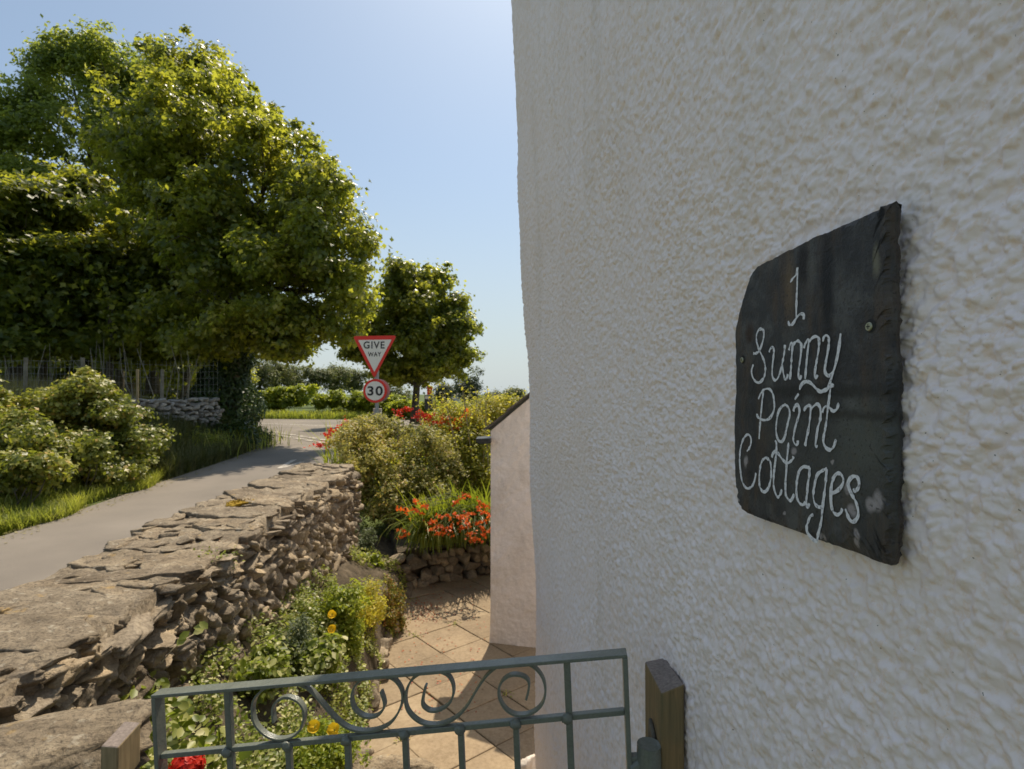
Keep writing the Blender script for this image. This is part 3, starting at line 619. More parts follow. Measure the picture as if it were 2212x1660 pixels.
# ================================================================== GATE
gate = thing('garden_gate', 'grey-green metal garden gate with scrollwork beside the cottage wall', 'gate', (-.25, 1.03, -1.5))
gb = .1109
def GP(u, v, off=0):       # on the front plane of the gate; off: away from the viewer
    r_ = ray(u, v); t = (.98 + .203 * gb) / (r_[1] + gb * r_[0]); p = r_ * t
    return p + gback * off
gn = unit(np.array([[gb, 1., 0]]))[0]; gback = gn
def g6(p): return (p[0]*.2803 + 340) * .8855, (p[1]*.2803 + 1560) * .8855
def g7(p): return (p[0]*.2803 + 940) * .8855, (p[1]*.2803 + 1560) * .8855
def bar(name, a, b_, wid, dep, side, off=0, m='gatepaint', bev=.0012):
    """flat bar from a to b (points on the gate plane), wid measured along side, dep to the back"""
    a = np.array(a); b_ = np.array(b_); s = np.array(side) * wid; d = gback * dep; o = gback * off
    q = MB(); q.hexa([a+o, a+o+s, a+o+s+d, a+o+d], [b_+o, b_+o+s, b_+o+s+d, b_+o+d]); return under(q.build(name, M[m], bevel=bev), gate)
TL = GP(*g6((95, 487))); TR = GP(*g7((2105, 128))); rail = unit(TR - TL); dn = unit(np.cross(rail, gback)); dn = dn if dn[2] < 0 else -dn
bar('top_rail', TL - rail*.0, TR, .0065, .027, dn)
LB = GP(*g6((125, 1120))); sdn = unit(LB - TL); bar('side_stile', TL + dn*.0068, TL + sdn*.98, .0085, .026, rail)
RB = GP(*g7((2145, 1120))); rdn = unit(RB - TR); bar('side_stile', TR + dn*.0068 - rail*.0085, TR + rdn*.98 - rail*.0085, .0085, .026, rail)
ML = GP(*g6((200, 1022))); MR = GP(*g7((2070, 628)))
bar('middle_rail', TL + sdn*np.dot(ML - TL, sdn) + rail*.0087, TR + rdn*np.dot(MR - TR, rdn) - rail*.0087, .0095, .012, dn, .007)
bl = TL + sdn*.93; br = TR + rdn*.93; bar('bottom_rail', bl + rail*.0087, br - rail*.0087, .0095, .012, dn, .007)
def onrail(u, p0, p1):      # point on the line p0-p1 at picture column u
    lo, hi = 0., 1.
    for _ in range(30):
        m_ = (lo + hi) / 2; p = p0 + (p1 - p0) * m_; uu = CX + F * p[0] / (p[1] * math.cos(PT) + p[2] * math.sin(PT))
        if uu < u: lo = m_
        else: hi = m_
    return p0 + (p1 - p0) * lo
for (u0, u1, full) in ((538, 542.5, 1), (688, 690, 0), (833, 834, 0), (975, 975, 0), (1112, 1112.5, 0), (1248, 1249, 0), (1373, 1377, 1)):
    du = (u1 - u0) / 90 ; mtop = onrail(u0 * .8855, TL, TR) if full else onrail(u0 * .8855, ML, MR)
    lean = unit(sdn * (1 - (u0 - 367) / 1164) + rdn * ((u0 - 367) / 1164))
    hl = .93 if full else .93 - .115
    wd = .012 if full else .0105
    bar('upright_bar', mtop + (dn*.007 if full else dn*.0098), mtop + lean*hl, wd, .0115, rail, .0068 if full else .0072)
def scroll(pts):
    p = cat_spline([GP(*c, .010) for c in pts], 7); t = unit(np.gradient(p, axis=0)); s = np.cross(t, gback) * .0019; d = gback * .0125
    n = len(p); V = np.stack([p - s, p + s, p + s + d, p - s + d], 1).reshape(-1, 3)
    Fc = [(4*i+k, 4*i+(k+1) % 4, 4*i+4+(k+1) % 4, 4*i+4+k) for i in range(n-1) for k in range(4)] + [(0,1,2,3), (4*n-4, 4*n-3, 4*n-2, 4*n-1)]
    q = MB(); q.add(V, Fc); return under(q.build('scroll', M['gatepaint']), gate)
s1 = [g6(p) for p in [(1137,755),(1128,670),(1140,600),(1185,555),(1250,535),(1335,560),(1395,630),(1403,720),(1370,820),(1290,885),(1170,905),(1060,862),(975,770),(948,650),(972,540),(1060,455),(1180,418),(1320,415),(1420,445),(1500,515),(1590,620),(1680,720),(1780,798),(1900,833),(2030,826)]]
s1 += [g7(p) for p in [(0,780),(70,708),(118,610),(132,520),(108,440),(50,375),(-35,350),(-130,352),(-240,385),(-300,460),(-318,560),(-290,640),(-220,697),(-140,710),(-70,680),(-28,600),(-60,482)]]
s2 = [g7(p) for p in [(335,430),(305,580),(340,638),(400,658),(480,638),(550,578),(580,490),(568,400),(520,335),(430,305),(330,312),(240,355),(182,430),(155,530),(168,630),(222,708),(310,765),(420,780),(520,757),(620,700),(700,610),(760,510),(815,420),(885,330),(965,268),(1070,235),(1200,232),(1300,280),(1368,370),(1390,480),(1368,580),(1310,650),(1220,690),(1120,688),(1040,640),(987,550),(980,460),(1010,392),(1070,348),(1130,338),(1200,355),(1243,400),(1240,480),(1220,555)]]
scroll(s1); scroll(s2)
rw_ = rng(7)
for u0 in (541, 689, 833.5, 975, 1112, 1248.5, 1376):       # lumpy welds where bars cross the middle rail
    c = onrail((u0 + 7) * .8855, ML, MR) + dn * .006 + gback * .006; V_, F_ = CG[6]; V_ = unit(V_); V_ = V_ * (1 + .22 * fbm(V_ * 2.2 + u0, 2)[:, None]) * [.0098, .0072, .0092]
    under(npmesh('weld_bead', V_ + c, F_, M['gatepaint'], smooth=True), gate)
# latch arm on the gate
q = MB(); c = TR + rdn*.20; c = GP(1353, 1640); q.hexa([c + gback*.004, c + rail*.035 + gback*.004, c + rail*.035 + gback*.02, c + gback*.02], [c + dn*.022 + gback*.004, c + rail*.035 + dn*.022 + gback*.004, c + rail*.035 + dn*.022 + gback*.02, c + dn*.022 + gback*.02])
under(q.build('hinge_arm', M['gatepaint'], bevel=.002), gate)

# wooden posts
def post(name, label, x0, x1, y0, y1, zt, mcol, tops):
    t = thing(name, label, 'post', ((x0+x1)/2, (y0+y1)/2, -1.6), 'square timber posts either side of the gate')
    q = MB(); q.hexa([(x0,y0,-1.7),(x1,y0,-1.7),(x1,y1,-1.7),(x0,y1,-1.7)], [(x0,y0,zt+tops[0]),(x1,y0,zt+tops[1]),(x1,y1,zt+tops[2]),(x0,y1,zt+tops[3])])
    under(q.build('timber', mcol, bevel=.003), t); return t
def grain_mat(name, a, b_):
    m, n, p = newmat(name); g = n.nodes.new('ShaderNodeNewGeometry'); mp = n.nodes.new('ShaderNodeMapping'); mp.inputs['Scale'].default_value = (130, 130, 7)
    n.links.new(g.outputs['Position'], mp.inputs[0]); f = noise(n, 1, 6, .65, .6, mp.outputs[0])
    c = ramp(n, f, [(.3, a), (.7, b_)]); c = mixc(n, ramp(n, noise(n, 12, 4), [(.4, (0,0,0)), (.75, (.6,.6,.6))]), c, (.13,.125,.07))
    sp = n.nodes.new('ShaderNodeSeparateXYZ'); n.links.new(g.outputs['Normal'], sp.inputs[0])
    r_ = n.nodes.new('ShaderNodeMapRange'); r_.inputs[1].default_value = .6; r_.inputs[2].default_value = .8; n.links.new(sp.outputs[2], r_.inputs[0])
    c = mixc(n, r_.outputs[0], c, ramp(n, noise(n, 170, 3), [(.3, (.15,.12,.10)), (.7, (.27,.22,.19))]))
    n.links.new(c, p.inputs['Base Color']); p.inputs['Roughness'].default_value = .8; bump(n, p, f, .35, .001); return m
M['postwood'] = grain_mat('treated_post', (.13,.095,.04), (.31,.20,.09))
M['postpale'] = grain_mat('pale_post', (.24,.175,.09), (.42,.32,.18))
pr = post('gate_post', 'brown treated timber post fixed against the roughcast wall right of the gate', 0.258, .298, .975, 1.095, -.518, M['postwood'], (0, .016, .006, -.002))
q = MB()     # strap with a knuckle
a = P(1408, 1570, 1.035); a = np.array([.2655, 1.03, P(1408, 1560, 1.03)[2]])
q.hexa([(.250, 1.0, a[2]-.10), (.257, 1.0, a[2]-.10), (.257, 1.05, a[2]-.10), (.250, 1.05, a[2]-.10)], [(.250, 1.005, a[2]-.012), (.257, 1.005, a[2]-.012), (.257, 1.035, a[2]+.006), (.250, 1.035, a[2]+.006)])
under(q.build('strap', M['gutter'] if False else mat('iron_strap', [(.3, (.05,.045,.04)), (.7, (.17,.15,.11))], 60, .7, 120, .002, .6), bevel=.002), pr)
kp = P(1402, 1634, .985); q = MB(); q.tube([kp + np.array([0, 0, .020]), kp + np.array([0, 0, .022]), kp + np.array([0, 0, .0]), kp + np.array([0, 0, -.04])], [.012, .0205, .0215, .0215], 20)
q.tube([kp + np.array([.0, .0, 0]), kp + np.array([.02, .02, 0]), kp + np.array([.035, .045, .005])], .012, 12); q.tube([kp, kp + np.array([-.03, 0, -.02])], .010, 12)
under(q.build('hinge_knuckle', M['gatepaint'], smooth=False), pr)
post('gate_post', 'pale sawn timber post left of the gate in front of the stone wall', -.802, -.768, 1.10, 1.168, -.683, M['postpale'], (-.004, -.006, .004, .006))

# ================================================================== STONE WALLS
def top_z(y): return -.75 + .02 * np.sin(y * 2.1)
gw = thing('garden_wall', 'dry stone garden wall with flat capping slabs between the lane and the flower bed', 'stone wall', (-1.7, 3.5, -1.6))
S1 = Stones(3); r = S1.r
y = .75
row_z = -.80
z = -.83
while z > -2.05:
    hgt = .022 + .032 * r.random() + .008 * (z < -1.1); y = .8 + r.random() * .1
    while y < 6.02:
        ln = (.045 + .085 * r.random() ** 1.5) * (1.5 if r.random() < .15 else 1) * (1.15 if y < 2.6 else 1)
        zb = float(bed_top(y))
        if z < zb - .22: y += ln; continue
        prot = r.normal() * .012 + .008 * r.random(); zz_ = z + .018 * math.sin(y * 5) + .012 * r.normal(); xw = gwall_in(y) - .02 * (z + .83) 
        n_ = 14 if y < 2.6 else (9 if y < 3.4 else (6 if y < 4.4 else 4))
        S1.add((xw - .055 + prot, y, zz_), (.085 + .03 * r.random(), ln * .64, hgt * (.62 + .34 * r.random()) * (1.25 if y < 2.6 else 1)), (r.normal() * .24 + .16, r.normal() * .14, r.normal() * .20), n_, .10 + .18 * r.random(), 10, .085)
        y += ln * 1.02
    z -= hgt * 1.22
# end of the wall
for k in range(70):
    zc = -.82 - 1.0 * r.random(); S1.add((gwall_in(6.0) - .58 * r.random(), 6.02 + r.normal() * .015, zc), (.07 + .05 * r.random(), .07, .035 + .02 * r.random()), tuple(r.normal(size=3) * .2), 4, .25, 8, .06)
# a few upright slivers and wedges near the top
for k in range(14):
    yv = 2.4 + 3.4 * r.random(); S1.add((gwall_in(yv) - .03, yv, -.82 + .01 * r.normal()), (.10, .05 + .05 * r.random(), .016), (r.normal() * .5, r.normal() * .2, r.normal() * .4), 6, .1, 8, .05)
under(S1.build('face_stones', M['stone']), gw)
def slab(St, c, hx, hy, th, rot):      # irregular flat stone with stepped broken edges
    r = St.r; K_ = 56; nv = r.integers(6, 10); an = np.sort((np.arange(nv) + .35 * r.random(nv)) / nv * 2 * PI); rad = .86 + .26 * r.random(nv)
    sq = 1 / np.maximum(np.abs(np.cos(an)), np.abs(np.sin(an))) ** .75
    vx, vy = rad * sq * np.cos(an), rad * sq * np.sin(an); per = np.linspace(0, nv, K_, endpoint=False); i = per.astype(int) % nv; f = per - per.astype(int)
    ox = vx[i] * (1 - f) + vx[(i + 1) % nv] * f; oy = vy[i] * (1 - f) + vy[(i + 1) % nv] * f
    jag = 1 + .035 * fbm(np.stack([ox * 6, oy * 6, ox * 0 + r.random() * 99], 1), 3); rings = []
    for sc_, z_ in ((.93, -1.), (1.0, -.75), (.95, -.2), (1.01, .25), (.965, .55), (.985, .82), (.94, 1.)):
        j2 = 1 + .022 * vn(np.stack([ox * 9, oy * 9, ox * 0 + z_ * 7 + r.random() * 50], 1))
        rings.append(np.stack([ox * jag * sc_ * j2 * hx, oy * jag * sc_ * j2 * hy, np.full(K_, z_ * th)], 1))
    for sc_ in (.86, .74, .60, .45, .28, .12): rings.append(np.stack([ox * jag * sc_ * hx, oy * jag * sc_ * hy, np.full(K_, th * 1.02)], 1))
    V = np.concatenate(rings); nR = len(rings); top = V[:, 2] > th * .5; q = V * [1, 1, 0] + r.random(3) * 60
    V[:, 2] += top * (.007 * fbm(q * 9, 3) + .003 * fbm(q * 45, 2)) + (V[:, 2] < 0) * .006 * vn(q * 12)
    V = np.vstack([V, [[0, 0, th * 1.02]]])
    Fc = [(a * K_ + k, a * K_ + (k + 1) % K_, (a + 1) * K_ + (k + 1) % K_, (a + 1) * K_ + k) for a in range(nR - 1) for k in range(K_)]
    Fc += [((nR-1)*K_ + k, (nR-1)*K_ + (k+1) % K_, (nR-1)*K_ + (k+2) % K_, nR*K_) for k in range(0, K_, 2)]
    a, b_, g = rot
    for ax, an_ in ((2, g), (0, a), (1, b_)):
        ca, sa = math.cos(an_), math.sin(an_); i_, j_ = [(1, 2), (2, 0), (0, 1)][ax]; x = V[:, i_] * ca - V[:, j_] * sa; y_ = V[:, i_] * sa + V[:, j_] * ca; V[:, i_] = x; V[:, j_] = y_
    St.V.append(V + np.array(c)); St.F.append(np.array(Fc) + St.n); St.n += len(V)
S2 = Stones(8); r = S2.r; y = .62
while y < 5.85:
    ln = .15 + .20 * r.random(); th_ = .016 + .016 * r.random(); two = r.random() < .6; wd = .60 + .05 * (y / 6)
    cut = .40 + .25 * r.random(); parts = [(0, 1.0)] if not two else [(0, cut), (cut, 1.0)]
    for (a, b_) in parts:
        cx_ = gwall_in(y) + .012 - wd * (a + b_) / 2 + .012 * r.normal(); hw = wd * (b_ - a) / 2
        slab(S2, (cx_, y + ln / 2 + .03 * r.normal(), top_z(y) - th_ + .005 * r.normal()), hw * 1.02, ln * .56, th_, (r.normal() * .035, r.normal() * .035 + .015, r.normal() * .18))
    y += ln * .98
for k in range(150):   # broken pieces and packing on top
    yv = .9 + 5.1 * r.random() ; xv = gwall_in(yv) + .02 - .60 * r.random()
    S2.add((xv, yv, top_z(yv) - .012 + .008 * r.random()), (.02 + .05 * r.random(), .02 + .05 * r.random(), .008 + .010 * r.random()), (r.normal() * .10, r.normal() * .10, r.random() * 3), 6, .2, 8, .08)
under(S2.build('capping_slabs', M['coping']), gw)
gy, gx2 = np.meshgrid(np.linspace(.6, 6.0, 200), np.linspace(0, 1, 40), indexing='ij'); cxs = gwall_in(gy) + .0 - .60 * gx2
cz = top_z(gy) - .008 + .015 * fbm(np.stack([cxs * 14, gy * 14, gy * 0], -1).reshape(-1, 3), 4).reshape(gy.shape) - .10 * (np.abs(gx2 - .5) > .49)
under(npmesh('wall_fill', np.stack([cxs, gy, cz], -1).reshape(-1, 3), gridfaces(*gy.shape)[:, ::-1], M['coping'], smooth=False), gw)
b = MB(); b.hexa([(gwall_in(.6)-.52, .62, -2.2), (gwall_in(.6)-.07, .62, -2.2), (gwall_in(6)-.07, 5.98, -2.2), (gwall_in(6)-.55, 5.98, -2.2)], [(gwall_in(.6)-.52, .62, -.82), (gwall_in(.6)-.07, .62, -.82), (gwall_in(6)-.07, 5.98, -.82), (gwall_in(6)-.55, 5.98, -.82)])
under(b.build('core', M['mortar']), gw)
S = Stones(55)    # road side face, coarser
for k in range(260):
    yv = .7 + 5.3 * S.r.random(); S.add((gwall_in(yv) - .56, yv, -.85 - .65 * S.r.random()), (.07, .10 + .05 * S.r.random(), .05), tuple(S.r.normal(size=3) * .15), 3, .2, 6, .05)
under(S.build('road_side_stones', M['stone']), gw)
# single flat stone by the post
S = Stones(21); S.add((-1.02, 1.13, -.745), (.25, .17, .045), (.05, .06, .35), 14, .12, 12, .05); S.add((-1.0, 1.10, -.84), (.20, .14, .05), (.02, 0, .1), 9, .12, 9, .05)
tag(S.build('boulder', M['coping']), 'broad flat lichen-spotted boulder lying at the foot of the stone wall by the pale post', 'boulder')
S = Stones(22); c = G(850, 1645, -1.97); S.add((c[0], c[1] - .02, -2.02), (.24, .09, .055), (0, 0, .15), 9, .15, 10, .05)
tag(S.build('edging_stone', M['coping']), 'flat edging stone seen through the gate bars at the foot of the flower bed', 'stone')
S = Stones(23); c = G(1138, 1640, -2.0); S.add((c[0], c[1], -2.05), (.05, .05, .07), (0, .3, .5), 9, .2, 10, .06)
tag(S.build('loose_stone', mat('white_stone', [(.3, (.5,.42,.33)), (.7, (.75,.7,.63))], 20, .9, 60, .01, .6)), 'small whitish stone at the foot of the cottage corner', 'stone')
# low retaining wall behind the patio
rw = thing('retaining_wall', 'low rounded rubble retaining wall at the back of the patio under the orange flowers', 'stone wall', (-.5, 6.7, -2.1))
S = Stones(31); r = S.r
def rline(t): return np.array([-1.25 + 1.75 * t, 6.02 + 1.0 * t])
for row in range(4):
    t = 0
    while t < 1:
        ln = .04 + .06 * r.random(); p = rline(t); S.add((p[0], p[1] + r.normal() * .012 + .02 * row, -2.06 + row * .085 + r.normal() * .01), (ln, .08, .048 + .012 * r.random()), (r.normal() * .1, r.normal() * .1, .5 + r.normal() * .2), 6, .5, 6, .06)
        t += ln / 1.02
for k in range(26):     # stones along the bed edge
    yv = 3.0 + k * .13; S.add((float(bed_edge(yv)) + r.normal() * .02, yv, -2.06 + .02 * r.normal()), (.05, .07 + .03 * r.random(), .05), tuple(r.normal(size=3) * .3), 6, .4, 7, .07)
under(S.build('rubble', M['stone']), rw)
b = MB(); b.hexa([(-1.3, 6.15, -2.2), (.6, 7.2, -2.2), (.6, 9.2, -2.2), (-2.2, 9.2, -2.2)], [(-1.25, 6.15, -1.74), (.6, 7.2, -1.74), (.6, 9.2, -1.64), (-2.2, 9.2, -1.64)])
tag(b.build('garden_bed', M['soil']), kind='structure')
# grey wall under the ivy tree
lw = thing('field_wall', 'short grey dry stone wall in shade beside the ivy-covered tree', 'stone wall', (-9, 15, -1))
S = Stones(41); r = S.r; p0 = P(285, 900, 12.6); p1 = P(475, 900, 15.0)
for row in range(11):
    t = 0
    while t < 1:
        ln = .07 + .10 * r.random(); p = p0 + (p1 - p0) * t
        S.add((p[0], p[1] + r.normal() * .03, -1.15 + row * .098 + r.normal() * .015), (ln * .9, .14, .055), (r.normal() * .1, r.normal() * .15, .7 + r.normal() * .2), 4, .25, 7, .06); t += ln * 1.55 / np.linalg.norm(p1 - p0)
under(S.build('rubble', M['greystone']), lw)
lw = thing('boundary_wall', 'brown stone wall end showing between the roadside bushes', 'stone wall', (-8, 9, -1))
S = Stones(43); r = S.r; p0 = P(-60, 890, 10.3); p1 = P(150, 885, 10.8)
for row in range(7):
    t = 0
    while t < 1:
        ln = .10 + .14 * r.random(); p = p0 + (p1 - p0) * t
        S.add((p[0], p[1] + r.normal() * .03, -.93 + row * .125 + r.normal() * .015), (ln * .95 * (1.5 if row == 6 else 1), .15, .068), (r.normal() * .1, r.normal() * .15, r.normal() * .2), 6, .2, 7, .06); t += ln * 1.55 / np.linalg.norm(p1 - p0)
under(S.build('rubble', M['stone']), lw)

# ================================================================== ROAD SIGN
YS = 10.3
def SG(u, v, y=0): p = P(u, v, YS); return np.array([p[0], YS + y, p[2]])
pole_x = SG(813, 850)[0]
sg = thing('road_sign', 'give way triangle above a round 30 speed limit sign on a grey pole', 'road sign', (pole_x, YS, -1.5))
b = MB(); b.tube([(pole_x, YS + .05, -1.6), (pole_x, YS + .05, SG(808, 735)[2])], .034, 12); under(b.build('pole', M['galv'], smooth=False), sg)
def tri(pts, y0, y1, rad=.03):
    pts = [np.array([p[0], p[2]]) for p in pts]; o = []
    for i in range(3):
        a, c, e = pts[i-1], pts[i], pts[(i+1) % 3]; da = unit(a - c); de = unit(e - c)
        for t in np.linspace(0, 1, 6):
            o.append(c + da * rad * (1 - t) ** 2 * 1.7 + de * rad * t ** 2 * 1.7)
    n = len(o); V = [(p[0], YS + yy_, p[1]) for yy_ in (y0, y1) for p in o]
    q = MB(); q.add(V, [tuple(range(n)), tuple(range(n, 2*n))[::-1]] + [(k, n+k, n+(k+1) % n, (k+1) % n) for k in range(n)]); return q
TRI = [SG(762, 725.5), SG(857, 724), SG(808.5, 817)]
tp_ = under(tri(TRI, 0, .004, .035).build('triangle_plate', M['red']), sg)
def child(o, par):
    o.parent = par; return o
child(tri([SG(774, 734), SG(846, 733), SG(808.8, 803)], -.004, -.002, .004).build('white_panel', M['white']), tp_)
b = MB(); b.disc(SG(810.2, 843.6), 25.8 / F * YS, 40, 0, .004); rp = under(b.build('round_plate', M['red']), sg)
b = MB(); b.disc(SG(810.0, 843.6), 20.6 / F * YS, 40, -.004, -.002); child(b.build('white_panel', M['white']), rp)
b = MB(); b.disc(SG(814.6, 843.4, .11), 25.5 / F * YS, 40, 0, .004); under(b.build('rear_plate', M['galv']), sg)
b = MB(); p = SG(815, 0); b.box((SG(806.5, 0)[0], YS + .09, -1.6), (SG(824, 0)[0], YS + .17, SG(0, 882)[2])); under(b.build('timber_stub', M['paletimber'], bevel=.01), sg)
def text(s, u0, u1, v0, v1, par, y=-.007, bold=.016):
    cu = bpy.data.curves.new('t', 'FONT'); cu.body = s; cu.size = 1; cu.extrude = .002; cu.offset = bold; cu.space_character = 1.16
    o = bpy.data.objects.new('t', cu); C.objects.link(o); bpy.context.view_layer.update()
    me = bpy.data.meshes.new_from_object(o.evaluated_get(bpy.context.evaluated_depsgraph_get())); bpy.data.objects.remove(o)
    co = np.empty(len(me.vertices) * 3); me.vertices.foreach_get('co', co); co = co.reshape(-1, 3)
    mn, mx = co.min(0), co.max(0); a = SG(u0, v1); e = SG(u1, v0)
    x = a[0] + (co[:, 0] - mn[0]) / (mx[0] - mn[0]) * (e[0] - a[0]); z = a[2] + (co[:, 1] - mn[1]) / (mx[1] - mn[1]) * (e[2] - a[2])
    me.vertices.foreach_set('co', np.stack([x, YS + y + co[:, 2] * .3, z], 1).ravel()); me.update()
    o = link('lettering', me, M['black']); o.parent = par; return o
text('GIVE', 785.5, 831, 737, 752.5, tp_); text('WAY', 795, 823.5, 760, 769.5, tp_); text('30', 794, 827, 833.5, 854, rp, bold=.024)

# small red notice far off and a house beyond
ns = thing('notice_board', 'small red notice on a dark cabinet behind the far tree trunk', 'sign', P(928, 885, 30))
b = MB(); a = P(922.5, 852, 30); e = P(933.5, 833, 30); b.box((a[0], 30, a[2]), (e[0], 30.08, e[2])); under(b.build('red_board', M['red']), ns)
b = MB(); a = P(917, 884, 30); e = P(934, 853, 30); b.box((a[0], 29.98, a[2]), (e[0], 30.12, e[2])); under(b.build('cabinet', flat('dark_grey_cabinet', (.05,.055,.065))), ns)
b = MB(); a = P(918.5, 861, 30); e = P(926, 855, 30); b.box((a[0], 29.96, a[2]), (e[0], 29.977, e[2])); under(b.build('notice_panel', M['white']), ns)
fh = thing('distant_house', 'distant pale house with grey roof just showing between the hedge trees', 'house', P(975, 870, 95))
b = MB(); a = P(955, 880, 95); e = P(992, 852, 95); b.box((a[0], 95, a[2]), (e[0], 100, e[2])); under(b.build('wall', M['shed']), fh)
b = MB(); z0 = e[2]; z1 = P(0, 841, 95)[2]; b.add([(a[0]-.2, 94.7, z0), (e[0]+.2, 94.7, z0), (e[0]+.2, 97.5, z1), (a[0]-.2, 97.5, z1), (e[0]+.2, 100.3, z0), (a[0]-.2, 100.3, z0)], [(0,1,2,3), (3,2,4,5), (0,3,5), (1,4,2), (0,5,4,1)])
under(b.build('roof', flat('grey_tile', (.30,.28,.27), .8)), fh)

# ================================================================== TREES
def LB_(u, v, Y, ru, rz=None, ry=None):
    c = P(u, v, Y); s = Y / F; return (c, (ru * s, (ry or ru) * s, (rz or ru) * s))
def tree(name, label, base, top, lobes, nc, nl, cr, size, T, m, r0, seed, group=None, shell=.5, nb=40, bark='bark', up=.7, zmin=None, cat='tree', sub=0, tipr=.36):
    t = thing(name, label, cat, base, group); p, n, cc, kk = crown(lobes, nc, nl, cr, seed, shell, up=up, zmin=zmin, sub=sub, tipr=tipr)
    sz = size * (.7 + .6 * rng(seed + 1).random(len(p)))
    under(leaves('crown', p, n, sz, T, m, seed=seed), t)
    b = MB(); limbs(b, base, top, lobes, cc, kk, r0, seed, nb); under(b.build('trunk', M[bark], smooth=True), t); return t
YB = 18.5
# big sycamore leaning over the lane
lob = [LB_(415,200,19,80,95), LB_(520,265,YB,105,110), LB_(600,330,17,88,90), LB_(420,350,17.5,120,110), LB_(560,440,17,120,100), LB_(690,440,16.2,82,95), LB_(730,530,16,82,88),
       LB_(640,590,15.6,110,85), LB_(740,625,15.8,70,75), LB_(480,560,16.5,110,85), LB_(600,690,16.5,95,60), LB_(690,690,16,60,45), LB_(330,480,17.5,110,100), LB_(380,700,17.5,80,60), LB_(540,710,16.8,85,52), LB_(430,745,16.6,70,40), LB_(620,735,16.4,55,30), LB_(500,150+60,20,70,60), LB_(340,290,18.5,80,90)]
base = P(492, 938, YB); top = P(500, 420, YB)
bt = tree('sycamore_tree', 'big spreading sycamore leaning over the lane with an ivy-covered trunk', base, top, [(c, (a, b2 * 1.7, d)) for c, (a, b2, d) in lob], 2300, 56, .36, .155, SYC, M['syc'], .30, 101, shell=.75, nb=8, sub=8, up=.4)
b = MB(); limb2 = [P(455, 880, 18.2), P(462, 700, 18.2), P(470, 560, 18.2), P(440, 420, 18.2)]; b.tube(cat_spline(limb2, 4), np.linspace(.2, .07, 13), 8)
limb3 = [P(505, 820, 18.3), P(515, 640, 18.1), P(560, 500, 18), P(610, 420, 18)]; b.tube(cat_spline(limb3, 4), np.linspace(.2, .06, 13), 8); under(b.build('limb', M['palebark'], smooth=True), bt)
r = rng(77); N = 15000; v = 690 + 270 * r.random(N) ** .85; ang = r.random(N) * 2 * PI; sp = 40 + 34 * ((v - 690) / 270) ** 2 + 22 * np.sin(v / 37.)**2
cI = np.array([P(485, vv, YB) for vv in v[:]]); rad = sp * YB / F * (.7 + .4 * r.random(N)); dI = np.stack([np.cos(ang), np.sin(ang), np.zeros(N)], 1)
under(leaves('ivy', cI + dI * rad[:, None], dI + r.normal(size=(N, 3)) * .4 + [0, 0, .3], .10 + .07 * r.random(N), DIA, M['ivy'], seed=5), bt)
# tall airy ash behind on the left
lob = [LB_(150,150,24,75,80), LB_(240,170,24,80,85), LB_(90,270,23,85,95), LB_(200,300,23.5,95,110), LB_(320,260,25,80,110), LB_(20,330,22.5,75,80), LB_(60,420,22,90,70), LB_(300,420,23,80,80), LB_(330,175,25,55,70)]
tree('ash_tree', 'tallest tree at the upper left with airy feathery foliage and dark branches', P(270, 880, 24), P(285, 200, 24), lob, 1200, 44, .42, .19, DIA, M['ashl'], .30, 103, shell=.95, nb=14, sub=7, up=.4)
# trees of the wood on the left
woods = [('woodland_tree', 'shaded broadleaf tree at the left edge of the view', 40, 17, [(20,480,17,110,95), (-60,560,16,110,110), (90,600,16.5,100,85), (20,690,17,90,55), (50,745,16.5,95,38), (-50,740,16,90,40)], 800, 105),
         ('woodland_tree', 'shaded broadleaf tree in the wood behind the wire fence', 190, 19, [(180,470,19,110,90), (230,560,18.5,110,90), (150,640,18.5,110,80), (250,690,19,90,60), (170,745,17.5,90,38), (270,748,18,75,36)], 900, 107),
         ('woodland_tree', 'dark broadleaf tree just left of the ivy-covered trunk', 330, 20, [(330,560,19.5,110,90), (390,640,19.5,95,80), (330,700,20,95,50), (345,752,18.5,75,34), (300,620,19,90,70)], 800, 109),
         ('woodland_tree', 'low dark tree deep in the wood directly behind the fence posts', 200, 25, [(-40,780,25,120,50), (60,765,25,120,50), (180,780,25,110,50), (280,770,25,100,50), (380,785,24,90,48)], 900, 115),
         ('woodland_tree', 'dark tree filling the back of the wood under the ash', 120, 29, [(0,560,29,140,120), (150,640,29,140,110), (290,600,29,130,120), (60,750,29,130,50), (230,760,29,130,45), (400,740,29,110,55)], 1500, 111)]
for nm, lb, ub, Yt, L, nc, sdn_ in woods:
    tree(nm, lb, P(ub, 850, Yt), P(ub, 480, Yt), [LB_(a, b_, c_, d_, e_) for a, b_, c_, d_, e_ in L], int(nc * 1.3), 42, .38, .20, SYC, M['wood_leaf'], .20, sdn_, 'trees of the wood', shell=.8, nb=8, sub=7, up=.5)
